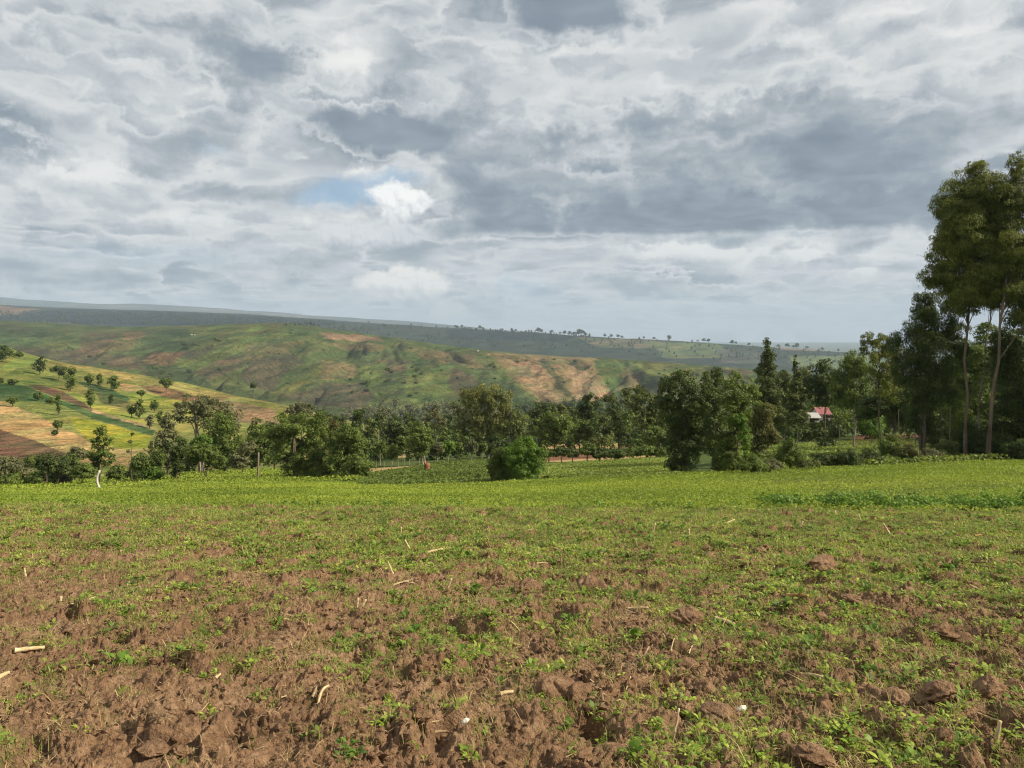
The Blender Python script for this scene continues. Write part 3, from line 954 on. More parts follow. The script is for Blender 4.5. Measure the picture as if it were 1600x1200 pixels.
def join(parts):
    Vs = []; Qs = []; Ts = []; off = 0
    for V, Q, T in parts:
        Vs.append(V); Qs.append(Q + off)
        if T is not None and len(T): Ts.append(T + off)
        off += len(V)
    return np.concatenate(Vs), np.concatenate(Qs), (np.concatenate(Ts) if Ts else np.zeros((0, 3), int))


def limb(a, b, r0, r1, rs, sag=0.1, n=6, sides=6):
    a = np.asarray(a, float); b = np.asarray(b, float)
    t = np.linspace(0, 1, n)[:, None]
    L = np.linalg.norm(b - a)
    mid = rs.randn(3) * L * sag
    p = a + (b - a) * t + mid * (np.sin(t * np.pi)) + rs.randn(n, 3) * L * 0.012 * np.sin(t * np.pi)
    return tube(p, np.linspace(r0, r1, n), sides)


def trunk_mesh(name, base, top, r, blobs, rs, mat, stems=1, sag=0.014, limbs=True, sides=8):
    parts = []
    base = np.asarray(base, float); top = np.asarray(top, float)
    H = np.linalg.norm(top - base)
    path = None
    for s in range(stems):
        o = np.array([0, 0, 0]) if s == 0 else np.array([rs.uniform(-1, 1) * r * 2.5, rs.uniform(-1, 1) * r * 2.5, 0])
        tp = (base + (top - base) * 0.82 + rs.uniform(-1, 1, 3) * np.array([1, 1, 0.3]) * H * 0.05) if s else top
        n = 9
        t = np.linspace(0, 1, n)[:, None]
        bend = rs.randn(3) * H * sag; bend[2] = 0
        p = base + o + (tp - base - o) * t + bend * np.sin(t * np.pi) + rs.randn(n, 3) * H * 0.006 * np.array([1, 1, 0])
        p[0] = base + o - np.array([0, 0, 0.25])
        rad = 0.8 * r * (1 - 0.8 * t[:, 0]) * (0.75 if s else 1.0)
        rad[0] *= 1.3
        parts.append(tube(p, rad, sides))
        if path is None: path = p
    if limbs:
        for (bx, by, bz, rx, ry, rz) in blobs:
            c = np.array([bx, by, bz])
            k = int(np.clip(np.searchsorted(path[:, 2], bz - rz * 1.3), 2, len(path) - 1))
            a = path[k - 1]
            parts.append(limb(a, c, r * 0.26, r * 0.07, rs, 0.08))
            for q in range(2):
                parts.append(limb(c - (c - a) * 0.35, c + rs.randn(3) * np.array([rx, ry, rz]) * 0.5, r * 0.14, r * 0.04, rs, 0.1, 4, 4))
    V, Q, T = join(parts)
    return fast_mesh(name, V, [Q, T], mat, True)


M_BARK = plain_mat("bark", (0.075, 0.055, 0.04), (0.16, 0.125, 0.09), 6, stretch=(1, 1, .25))
M_PALE = plain_mat("pale_bark", (0.20, 0.16, 0.12), (0.38, 0.32, 0.25), 3, stretch=(1, 1, .3))
M_REDB = plain_mat("eucalyptus_bark", (0.085, 0.062, 0.042), (0.21, 0.155, 0.105), 2.2, stretch=(1, 1, .25))
M_EUC = leaf_mat("eucalyptus_leaves", [(0.091, 0.110, 0.023), (0.148, 0.173, 0.033), (0.240, 0.240, 0.044)], 0.30, nscale=0.35)
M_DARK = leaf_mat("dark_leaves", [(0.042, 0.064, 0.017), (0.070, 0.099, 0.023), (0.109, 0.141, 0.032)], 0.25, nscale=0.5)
M_MID = leaf_mat("green_leaves", [(0.074, 0.109, 0.023), (0.124, 0.168, 0.033), (0.185, 0.232, 0.045)], 0.30, nscale=0.5)
M_BRIGHT = leaf_mat("bright_leaves", [(0.075, 0.137, 0.018), (0.117, 0.200, 0.026), (0.179, 0.275, 0.040)], 0.30, nscale=0.8)
M_OLIVE = leaf_mat("olive_leaves", [(0.090, 0.110, 0.030), (0.140, 0.165, 0.045), (0.20, 0.22, 0.07)], 0.30, nscale=0.4)
M_RUST = leaf_mat("rusty_leaves", [(0.08, 0.115, 0.025), (0.13, 0.14, 0.04), (0.17, 0.12, 0.045)], 0.30, nscale=0.6)
M_GREY = leaf_mat("grey_leaves", [(0.105, 0.109, 0.051), (0.157, 0.160, 0.069), (0.211, 0.208, 0.101)], 0.25, nscale=0.6)
M_CONI = leaf_mat("conifer_needles", [(0.053, 0.073, 0.017), (0.088, 0.112, 0.025), (0.150, 0.168, 0.037)], 0.20, nscale=0.6)
M_WILLOW = leaf_mat("willow_leaves", [(0.12, 0.135, 0.04), (0.19, 0.20, 0.06), (0.28, 0.27, 0.09)], 0.35, nscale=0.4)
MATS = dict(willow=M_WILLOW, euc=M_EUC, dark=M_DARK, mid=M_MID, bright=M_BRIGHT, olive=M_OLIVE, rust=M_RUST, grey=M_GREY, coni=M_CONI)


def px_blobs(spec, base, base_px, Y, rs, depth=0.9):
    """spec: list of (px,py,rx,ry[,depth offset]) in photograph pixels at distance Y, made into ellipsoids round the tree's base"""
    k = Y / F
    g_ = 1.15
    W_ = max(q[2] for q in spec) * k
    res = []
    for q in spec:
        cx, cy, rx, ry = q[:4]
        dz = (HR - cy) * k - base[2]
        dy = q[4] if len(q) > 4 else rs.uniform(-0.35, 0.35) * W_
        res.append(((cx - 800) * k - base[0], dy, dz, g_ * rx * k, g_ * rx * k * depth, g_ * ry * k))
    return res


def tree(name, label, cat, spec, base_px, Y=None, mat='mid', bark=M_BARK, r=0.16, stems=1, leafk=1.0, dens=1.0, group=None,
         aspect=0.5, droop=0.0, clump=0.36, spread=1.0, seed=0, top=None, limbs=True, base=None, gzf=None):
    rs = np.random.RandomState(seed * 7 + 13)
    if base is None:
        if Y is None:
            base = at_ground(*base_px); Y = base[1]
        else:
            x = (base_px[0] - 800) / F * Y
            base = np.array([x, Y, float(gz(x, Y))])
    Y = base[1]
    base = np.array(base, float)
    rt = thing(name, tuple(base), label, cat, group)
    bl = px_blobs(spec, base, base_px, Y, rs)
    leaf = max(0.07, 0.0030 * Y) * leafk
    V, Q = crown(bl, leaf, dens, rs, aspect, droop, clump, spread)
    zmin = -0.1
    V[:, 2] = np.maximum(V[:, 2], zmin + 0.25 * rs.rand(len(V)))
    obj("crown" if name != 'bush' else "foliage", fast_mesh(name + "_crown", V, [Q], MATS[mat]), rt)
    if top is None:
        hi = max(bl, key=lambda b: b[2] + b[5])
        top = (hi[0] * 0.8, hi[1] * 0.5, hi[2] + hi[5] * 0.5)
    else:
        top = ((top[0] - 800) / F * Y - base[0], 0, (HR - top[1]) / F * Y - base[2])
    obj("trunk" if name != 'bush' else "stem", trunk_mesh(name + "_trunk", (0, 0, 0), top, r, bl, rs, bark, stems, limbs=limbs), rt)
    return rt


def bush(label, spec, base_px, mat='mid', group=None, seed=0, Y=None, cat='bush', name='bush', **kw):
    kw.setdefault('clump', 0.42)
    return tree(name, label, cat, spec, base_px, Y, mat, M_BARK, kw.pop('r', 0.05), kw.pop('stems', 3), group=group, seed=seed, **kw)


def cone(px, top, bot, w, n=7, pw=0.8):
    """blob stack for a conifer"""
    res = []
    for i in range(n):
        t = (i + 0.5) / n
        y = top + (bot - top) * t
        rx = max(w * 0.10, w * 0.5 * t ** pw)
        h = (bot - top) / n
        res.append((px + ((i * 37) % 5 - 2) * w * 0.02, y, rx, h * 0.85))
    return res


def col_(px, top, bot, w, n=4):
    res = []
    for i in range(n):
        t = (i + 0.5) / n
        res.append((px + ((i * 53) % 7 - 3) / 3 * w * 0.10, top + (bot - top) * t, w * 0.5 * (0.75 + 0.25 * math.sin(t * 3.1)), (bot - top) / n * 0.75))
    return res


# ------------------------------------------------------------------ right-hand grove
G_EUC = "tall eucalyptus trees of the right-hand grove"
tree('eucalyptus_tree', "tallest full-crowned eucalyptus with a straight bare trunk, left of the twin pair on the right", 'tree',
     [(1527, 275, 16, 24), (1510, 305, 34, 34), (1548, 300, 26, 36), (1490, 330, 26, 26), (1500, 370, 38, 34), (1545, 350, 30, 36),
      (1478, 400, 26, 24), (1468, 425, 26, 18), (1512, 425, 36, 34), (1495, 452, 30, 18), (1528, 466, 26, 24), (1498, 478, 26, 16), (1462, 442, 14, 10), (1530, 330, 40, 40), (1505, 340, 34, 40), (1530, 400, 34, 40), (1480, 365, 24, 30)],
     (1508, 712), 62, 'euc', M_REDB, 0.18, droop=0.25, clump=0.34, spread=1.4, seed=1, top=(1518, 300), aspect=0.36, group=G_EUC, dens=0.85)
tree('eucalyptus_tree', "tall eucalyptus with a thick leaning reddish trunk at the right edge of the picture", 'tree',
     [(1588, 262, 12, 22), (1580, 295, 26, 28), (1610, 310, 30, 40), (1580, 340, 30, 34), (1600, 385, 34, 34), (1582, 420, 26, 26), (1618, 430, 32, 34),
      (1560, 310, 16, 24), (1640, 360, 34, 40), (1568, 370, 30, 40), (1590, 450, 30, 24), (1612, 490, 26, 26), (1575, 395, 30, 40)],
     (1543, 714), 60, 'euc', M_REDB, 0.20, droop=0.25, clump=0.34, spread=1.4, seed=2, top=(1592, 300), aspect=0.36, group=G_EUC, dens=0.85)
tree('eucalyptus_tree', "slender eucalyptus with a thin curving trunk between the two tall eucalyptus trees", 'tree',
     [(1552, 440, 34, 26), (1560, 465, 30, 24), (1536, 455, 16, 16), (1573, 430, 18, 16)],
     (1527, 713), 66, 'euc', M_PALE, 0.13, droop=0.3, clump=0.34, seed=3, top=(1556, 440), aspect=0.36, group=G_EUC)
tree('eucalyptus_tree', "dark eucalyptus with a drooping ragged crown left of the tallest eucalyptus", 'tree',
     [(1445, 478, 22, 24), (1432, 505, 28, 26), (1468, 515, 30, 26), (1420, 540, 30, 26), (1455, 555, 34, 34), (1490, 520, 20, 22), (1438, 600, 32, 34),
      (1470, 600, 24, 34), (1440, 645, 22, 30), (1455, 675, 16, 24), (1410, 575, 18, 20), (1495, 545, 18, 14)],
     (1442, 712), 66, 'dark', M_BARK, 0.20, stems=3, droop=0.45, clump=0.32, spread=1.1, seed=4, aspect=0.36, group=G_EUC)
tree('eucalyptus_tree', "young eucalyptus with a thin airy top against the sky, left of the dark drooping one", 'tree',
     [(1362, 528, 16, 12), (1385, 535, 14, 14), (1352, 545, 12, 12), (1378, 560, 24, 18), (1395, 548, 16, 14), (1372, 590, 26, 20), (1392, 600, 24, 26)],
     (1378, 706), 74, 'euc', M_BARK, 0.12, droop=0.3, clump=0.30, spread=0.8, seed=5, top=(1374, 540), aspect=0.36, group=G_EUC)
tree('eucalyptus_tree', "eucalyptus hung with pale foliage behind the brown dug patch", 'tree',
     [(1330, 565, 20, 16), (1318, 585, 20, 18), (1345, 590, 22, 22), (1328, 615, 24, 24), (1350, 632, 18, 22), (1310, 612, 14, 18)],
     (1334, 690), 100, 'mid', M_PALE, 0.16, droop=0.4, clump=0.34, seed=6, aspect=0.4, group=G_EUC)
tree('broadleaf_tree', "dark broad tree in the gap behind the tall eucalyptus trunks", 'tree',
     [(1500, 560, 26, 26), (1545, 525, 22, 18), (1575, 540, 26, 24), (1520, 600, 40, 34), (1555, 575, 34, 30), (1500, 640, 34, 34), (1545, 650, 34, 38), (1530, 560, 30, 24)],
     (1530, 700), 86, 'mid', M_BARK, 0.2, seed=7, clump=0.34)
tree('broadleaf_tree', "dark heavy tree at the right edge of the picture below the leaning eucalyptus", 'tree',
     [(1592, 560, 36, 30), (1580, 600, 34, 34), (1610, 620, 40, 40), (1585, 655, 40, 34), (1575, 690, 34, 26), (1620, 680, 40, 36), (1600, 500, 30, 28), (1560, 540, 22, 22)],
     (1590, 715), 64, 'dark', M_BARK, 0.25, seed=8, stems=2)
tree('broadleaf_tree', "dark round-topped tree between the pointed cypress and the pale-hung eucalyptus", 'tree',
     [(1286, 585, 20, 18), (1275, 605, 22, 18), (1298, 608, 20, 20), (1290, 624, 20, 10)],
     (1290, 680), 125, 'dark', M_BARK, 0.2, seed=9)
tree('broadleaf_tree', "dark tree behind the young airy eucalyptus, left of the drooping one", 'tree',
     [(1400, 620, 26, 26), (1375, 635, 24, 20), (1420, 645, 24, 22), (1352, 642, 16, 16)],
     (1395, 692), 92, 'dark', M_BARK, 0.2, seed=10)
# the grove goes on outside the right edge of the photograph and shades the hedge
for i, (bx, Yt) in enumerate([(1690, 60), (1760, 66), (1850, 58)]):
    tree('eucalyptus_tree', ["eucalyptus of the grove just outside the right edge", "eucalyptus further outside the right edge",
                             "last eucalyptus of the grove outside the right edge"][i], 'tree',
         [(bx - 5, 330, 40, 40), (bx + 20, 390, 44, 44), (bx - 25, 440, 40, 40), (bx + 10, 490, 42, 40), (bx - 10, 570, 44, 44), (bx + 10, 640, 46, 44)],
         (bx, 712), Yt, 'euc', M_REDB, 0.2, droop=0.25, clump=0.32, seed=40 + i, aspect=0.36, leafk=1.6, group=G_EUC)

tree('cypress_tree', "tall dark cypress with a tattered pointed top in the middle of the right-hand trees", 'tree',
     cone(1199, 534, 665, 50, 9, 0.55), (1200, 690), 112, 'coni', M_BARK, 0.2, seed=11, clump=0.42, aspect=0.35, limbs=False)
tree('cypress_tree', "slim cypress with a needle-thin tip right of the tall cypress", 'tree',
     cone(1245, 560, 662, 34, 9, 0.75), (1245, 686), 108, 'coni', M_BARK, 0.15, seed=12, clump=0.42, aspect=0.35, limbs=False)
tree('cypress_tree', "short rounded cypress standing close behind the slim one", 'tree',
     col_(1226, 585, 670, 32, 5), (1226, 690), 122, 'coni', M_BARK, 0.15, seed=13, limbs=False)
tree('broadleaf_tree', "yellowish green tree between the slim cypress and the white house", 'tree',
     [(1262, 590, 14, 16), (1258, 612, 14, 16)], (1262, 672), 138, 'olive', M_BARK, 0.14, seed=14)

# leafy shrub-like trees at the field edge
tree('broadleaf_tree', "big bushy tree leafy down to the ground, first of the pair right of centre", 'tree',
     [(1066, 602, 28, 22), (1048, 618, 20, 20), (1085, 620, 24, 24), (1052, 650, 24, 26), (1085, 655, 26, 28), (1060, 688, 26, 28), (1088, 692, 18, 24),
      (1066, 718, 24, 20), (1056, 728, 14, 12)],
     (1068, 741), 50, 'dark', M_BARK, 0.14, stems=2, seed=15, leafk=0.95, clump=0.34)
tree('broadleaf_tree', "bushy tree hung with a bright green creeper, second of the pair right of centre", 'tree',
     [(1155, 602, 24, 18), (1140, 618, 20, 20), (1168, 622, 18, 22), (1150, 650, 22, 22), (1128, 700, 24, 22), (1155, 690, 20, 26), (1140, 722, 28, 16), (1175, 722, 20, 14)],
     (1146, 739), 50, 'mid', M_BARK, 0.14, stems=2, seed=16, leafk=0.95, clump=0.34)
tree('climbing_vine', "bright green creeper hanging over the second bushy tree", 'creeper',
     [(1146, 652, 10, 10, -1.35), (1152, 668, 9, 18, -1.4), (1156, 694, 6, 18, -1.4)],
     (1150, 738), 50, 'bright', M_BARK, 0.03, seed=17, leafk=0.8, limbs=False)
tree('broadleaf_tree', "dark narrow tree standing between the two bushy trees right of centre", 'tree',
     [(1112, 600, 16, 18), (1115, 630, 20, 24), (1112, 665, 18, 24), (1118, 695, 18, 20)], (1114, 728), 62, 'dark', M_BARK, 0.13, seed=18)
bush("tall bush with rusty young leaves right of the creeper-hung tree",
     [(1190, 645, 18, 14), (1186, 668, 20, 18), (1200, 680, 16, 20), (1184, 700, 16, 16)], (1190, 722), 'rust', seed=19, Y=58)
bush("dark upright bush with a pointed top alone in front of the light green plot",
     [(1232, 695, 9, 10), (1228, 712, 16, 14), (1244, 715, 14, 12)], (1234, 733), 'mid', seed=20, Y=50, leafk=0.8)
HE = "bushes of the hedge along the right edge of the green field"
for i, (a, b, w, h, m_, lb) in enumerate([
    (1175, 726, 20, 11, 'mid', "low spreading hedge bush at the foot of the rusty-leaved bush"),
    (1205, 726, 16, 8, 'grey', "low hedge tuft left of the pointed upright bush"),
    (1262, 725, 16, 7, 'olive', "light weedy hedge bush right of the pointed upright bush"),
    (1290, 719, 18, 10, 'dark', "dark hedge bush with a small yellow flower at its foot"),
    (1325, 717, 20, 11, 'dark', "dark hedge bush below the brown dug patch"),
    (1358, 715, 18, 10, 'dark', "dark hedge bush left of the young eucalyptus trunk"),
    (1395, 700, 18, 20, 'mid', "tall leafy hedge bush around the young eucalyptus trunk"),
    (1422, 710, 16, 12, 'rust', "brownish hedge bush between young and drooping eucalyptus"),
    (1452, 710, 18, 9, 'grey', "low thin hedge bush under the drooping eucalyptus"),
    (1478, 702, 16, 14, 'olive', "light green hedge bush between the fence stakes"),
    (1515, 690, 26, 24, 'dark', "big dark hedge bush round the foot of the tallest eucalyptus"),
    (1555, 698, 24, 18, 'dark', "dark hedge bush round the foot of the leaning eucalyptus"),
    (1600, 700, 26, 18, 'dark', "last dark hedge bush at the right edge of the picture"),
]):
    bush(lb, [(a, b, w, h), (a - w * .5, b + h * .3, w * .6, h * .7), (a + w * .55, b + h * .35, w * .6, h * .65)], (a, b + h + 3), m_, HE, 50 + i, leafk=0.85, stems=3)
tree('broadleaf_tree', "dark low tree in front of the white house", 'tree',
     [(1258, 678, 16, 9), (1284, 678, 18, 9), (1240, 676, 14, 10), (1308, 674, 13, 10)], (1275, 693), 105, 'dark', M_BARK, 0.12, seed=21)
bush("dark bush on the near side of the grass strip left of the brown patch", [(1298, 690, 14, 9), (1288, 692, 10, 7)], (1296, 702), 'dark', seed=22)
bush("bright green bush above the brown dug patch", [(1352, 662, 16, 10), (1372, 660, 14, 10), (1360, 670, 18, 7)], (1360, 680), 'bright', seed=23, Y=120)

# ------------------------------------------------------------------ the pair of round bushes in the middle
bush("round bright green bush, right-hand one of the pair in the middle",
     [(821, 703, 22, 17), (804, 716, 17, 19), (836, 719, 16, 21), (820, 732, 20, 17), (812, 742, 16, 9), (826, 688, 7, 6), (843, 703, 7, 7), (800, 699, 7, 6)], (820, 753), 'bright', "pair of bushes in the middle", 24, Y=55, leafk=0.62, clump=0.34, spread=1.5)
bush("darker smaller bush leaning on the round bright one in the middle",
     [(783, 712, 14, 14), (775, 728, 12, 16), (792, 730, 14, 18), (782, 742, 16, 10)], (783, 753), 'mid', "pair of bushes in the middle", 25, Y=56.5, leafk=0.7, spread=1.3)
bush("small dark tuft standing alone right of the round bright bush", [(853, 747, 4.2, 4.5)], (853, 753), 'dark', seed=26, Y=52, leafk=0.5, stems=1)

# ------------------------------------------------------------------ the left and middle groves
T = lambda *a, **k: tree('broadleaf_tree', a[0], 'tree', *a[1:], **k)
T("broad dark tree with a heavy domed crown, largest of the left-of-centre grove",
  [(462, 662, 30, 18), (440, 680, 26, 20), (480, 682, 26, 22), (498, 665, 18, 16), (452, 708, 28, 20), (488, 712, 22, 22), (466, 732, 26, 14), (500, 735, 16, 14)],
  (462, 752), 82, 'mid', M_BARK, 0.3, stems=2, seed=27, clump=0.30, spread=1.3)
T("tree with rusty brown-green leaves right of the domed dark tree",
  [(508, 672, 18, 18), (515, 695, 16, 20), (506, 715, 12, 16)], (510, 748), 86, 'rust', M_PALE, 0.14, seed=28)
T("light green tree with a rounded top at the right end of the left-of-centre grove",
  [(542, 680, 20, 16), (530, 700, 20, 20), (555, 702, 18, 18), (540, 722, 22, 20)], (542, 753), 80, 'mid', M_BARK, 0.2, seed=29, spread=1.2)
bush("dense leafy bush at the right foot of the left-of-centre grove", [(562, 725, 18, 15), (552, 740, 20, 11), (568, 742, 12, 9)], (560, 754), 'mid', seed=30, Y=77)
bush("dark low bush in the shade under the left-of-centre grove", [(500, 742, 18, 8), (520, 744, 14, 7)], (508, 754), 'dark', seed=31, Y=82)
T("tree with a bulging crown left behind the wooden pole",
  [(402, 672, 14, 14), (395, 692, 16, 16), (415, 690, 16, 18), (405, 712, 18, 14)], (405, 736), 118, 'mid', M_BARK, 0.2, seed=32)
T("large spreading tree with bare pale limbs showing, tallest of the left grove",
  [(300, 630, 20, 14), (285, 645, 18, 16), (322, 632, 20, 12), (345, 640, 22, 16), (362, 655, 18, 16), (312, 655, 16, 12), (350, 672, 22, 16)],
  (312, 735), 118, 'grey', M_PALE, 0.3, stems=3, seed=33, clump=0.30)
T("dark green tree with a sagging side, right of the pale-limbed one",
  [(345, 665, 24, 18), (362, 690, 20, 20), (335, 695, 20, 18), (370, 712, 16, 14), (348, 712, 20, 12)], (352, 738), 108, 'mid', M_BARK, 0.25, seed=34)
T("low full tree between the left grove and the wooden pole",
  [(372, 715, 14, 12), (385, 702, 12, 14), (378, 722, 16, 8)], (378, 740), 100, 'grey', M_BARK, 0.12, seed=35)
tree('cypress_tree', "dark conical tree with a broad base at the left end of the left grove", 'tree',
     cone(262, 648, 722, 40, 6, 0.45), (262, 742), 100, 'grey', M_BARK, 0.2, seed=36, clump=0.42)
T("dark narrow tree drooping almost to the ground in front of the left grove",
  [(280, 700, 14, 16), (276, 720, 12, 16), (274, 735, 8, 12)], (275, 752), 84, 'dark', M_BARK, 0.14, seed=37)
T("young tree on thin stems with a flat crown in front of the left grove",
  [(312, 705, 18, 10), (330, 712, 18, 12), (298, 712, 14, 12), (345, 722, 10, 10)], (322, 750), 86, 'mid', M_PALE, 0.08, stems=4, seed=38)
bush("yellow-green bush glowing inside the left grove", [(318, 690, 12, 10), (305, 696, 8, 8)], (316, 740), 'bright', seed=39, Y=104)
T("leafy double-topped tree above the curved white pole",
  [(157, 674, 9, 9), (150, 690, 8, 8), (168, 690, 8, 8), (152, 708, 12, 14), (166, 715, 12, 16), (146, 725, 9, 12)], (158, 752), 88, 'mid', M_BARK, 0.13, seed=41)
tree('dead_tree', "leafless slim dead tree standing like a mast left of the left grove", 'tree',
     [(203, 690, 2.5, 2), (207, 678, 2, 2), (200, 705, 2, 2)], (205, 746), 88, 'grey', M_BARK, 0.09, seed=42, dens=0.1, top=(205, 672))
for i, (a, b, w, h, m_, lb) in enumerate([
    (10, 725, 22, 16, 'grey', "greyish bush at the left edge of the picture"),
    (5, 748, 24, 9, 'mid', "low green bush at the left edge below the greyish one"),
    (32, 738, 18, 12, 'grey', "grey-green bush second from the left edge"),
    (52, 728, 16, 16, 'mid', "green bush rising in front of the ploughed hillside plot"),
    (72, 722, 12, 16, 'dark', "bush with a small pointed tip in front of the ploughed plot"),
    (90, 728, 16, 14, 'dark', "dark bush in the left thicket"),
    (108, 722, 14, 12, 'mid', "bright-topped bush in the left thicket"),
    (124, 708, 14, 8, 'grey', "flat-topped thorn tree left of the double-topped tree"),
    (128, 738, 18, 10, 'mid', "low bush under the flat-topped thorn tree"),
    (60, 747, 20, 8, 'mid', "low bush at the field edge below the pointed bush"),
    (95, 747, 18, 7, 'grey', "low pale bush at the field edge in the left thicket"),
    (182, 738, 14, 10, 'mid', "bush right of the double-topped tree"),
    (222, 722, 16, 14, 'mid', "round bush left of the dark conical tree"),
    (238, 738, 16, 10, 'bright', "low bright bush left of the drooping dark tree"),
    (212, 740, 12, 7, 'dark', "small dark bush at the foot of the dead tree"),
    (248, 715, 9, 14, 'mid', "pale leafy bush squeezed against the dark conical tree"),
]):
    bush(lb, [(a, b, w, h), (a - w * .5, b + h * .25, w * .55, h * .7), (a + w * .5, b + h * .3, w * .6, h * .65)], (a, b + h + 2), m_, "bushes of the thicket on the left", 70 + i, Y=max(80, 84 + (i % 4) * 3))

# row of young trees and poplars right of it
GM = "young trees on bare stems behind the dark green field"
for i, (bx, ty, by, w, m_, br_, Yt, lb) in enumerate([
    (594, 690, 728, 22, 'mid', M_PALE, 112, "young tree on a bare stem nearest the left-of-centre grove"),
    (613, 695, 733, 20, 'mid', M_PALE, 108, "young tree beside the tan clearing, second in the row"),
    (628, 680, 722, 18, 'mid', M_BARK, 116, "young tree left of the full-crowned one"),
    (683, 690, 727, 20, 'grey', M_PALE, 108, "young tree right of the full-crowned one"),
    (700, 688, 724, 20, 'bright', M_PALE, 110, "young light-green tree left of the willow-like tree"),
    (714, 690, 723, 18, 'mid', M_PALE, 112, "young tree under the left side of the willow-like tree"),
    (737, 688, 722, 18, 'grey', M_PALE, 112, "young grey-green tree under the middle of the willow-like tree"),
    (753, 690, 721, 16, 'mid', M_PALE, 114, "young tree left of the darker of the pair of bushes"),
    (768, 694, 720, 14, 'dark', M_BARK, 116, "last young tree of the row behind the pair of bushes"),
]):
    h = (by - ty) * 0.55
    tree('young_tree', lb, 'tree', [(bx, ty + h * .35, w * .42, h * .38), (bx - w * .2, ty + h * .7, w * .34, h * .32), (bx + w * .22, ty + h * .65, w * .34, h * .34)],
         (bx, by), Yt, m_, br_, 0.09, seed=90 + i, group=GM)
T("full-crowned tree with a forked stem standing in the young row",
  [(657, 672, 14, 10), (650, 688, 16, 16), (664, 694, 12, 16), (655, 704, 16, 10)], (661, 731), 106, 'mid', M_PALE, 0.16, seed=101, stems=2)
T("big willow-like tree with yellow-green hanging foliage",
  [(765, 612, 22, 14), (745, 625, 20, 18), (782, 625, 20, 18), (722, 650, 18, 28), (750, 655, 22, 28), (778, 655, 22, 26), (722, 680, 14, 18), (735, 612, 14, 10)],
  (762, 715), 128, 'willow', M_PALE, 0.3, stems=2, seed=102, droop=0.5, clump=0.28, spread=1.2)
T("airy brown-tinged tree with white limbs at the right side of the willow-like tree",
  [(800, 645, 16, 14), (812, 660, 14, 18), (795, 668, 16, 18), (810, 682, 14, 14)], (796, 712), 126, 'olive', M_PALE, 0.18, stems=3, seed=103, droop=0.4, clump=0.28, dens=0.8)
T("slender tall tree with see-through crown left of the willow-like tree",
  [(680, 642, 9, 9), (676, 656, 12, 10), (688, 662, 9, 12)], (682, 712), 132, 'grey', M_PALE, 0.13, seed=104, dens=0.7)
T("dark bushy-topped tree on a white stem right of the left-of-centre grove",
  [(591, 652, 8, 7), (590, 662, 8, 7)], (592, 712), 126, 'dark', M_PALE, 0.10, seed=105, limbs=False)
T("dark crown rising behind the light green rounded tree",
  [(560, 648, 10, 10), (556, 665, 12, 12), (563, 680, 12, 14)], (560, 712), 140, 'dark', M_BARK, 0.15, seed=106)
T("olive tree behind the light green rounded tree", [(578, 672, 14, 16), (572, 692, 14, 14)], (576, 715), 130, 'olive', M_BARK, 0.15, seed=107)
T("dark tree between the white-stemmed tree and the full-crowned one", [(617, 662, 12, 12), (612, 680, 14, 14), (628, 678, 12, 14)], (618, 715), 140, 'dark', M_BARK, 0.15, seed=108)
T("round tree behind the tan clearing", [(640, 672, 12, 12), (635, 688, 12, 12)], (638, 712), 146, 'mid', M_BARK, 0.15, seed=109)
T("blue-green flat-topped tree rising above the left-of-centre grove", [(470, 636, 10, 8), (458, 640, 10, 8), (482, 640, 10, 8), (470, 650, 16, 8)], (470, 690), 200, 'grey', M_BARK, 0.3, seed=110)
T("dark green tree crown right of the flat-topped blue-green one", [(500, 650, 10, 8), (512, 658, 12, 10), (528, 662, 12, 12)], (515, 700), 170, 'dark', M_BARK, 0.25, seed=111)
T("tree in the gap between the left grove and the left-of-centre grove", [(425, 668, 10, 10), (432, 690, 14, 14), (428, 710, 14, 12)], (430, 734), 122, 'dark', M_BARK, 0.2, seed=112)
for i, (bx, ty, by, w, lb) in enumerate([
    (555, 665, 700, 12, "grey-green tree in the valley nearest the left-of-centre grove"), (600, 640, 690, 10, "slim dark poplar above the valley trees"),
    (642, 648, 695, 14, "leafless-looking grey tree in the valley"), (663, 655, 695, 14, "greyish valley tree behind the full-crowned one"),
    (700, 650, 700, 16, "dark valley tree left of the willow-like tree")]):
    tree('valley_tree', lb, 'tree', col_(bx, ty, by - 6, w + 8, 3), (bx, by), 190 + 9 * i, 'grey' if i % 2 else 'dark', M_BARK, 0.2, seed=120 + i, group="trees down in the valley")

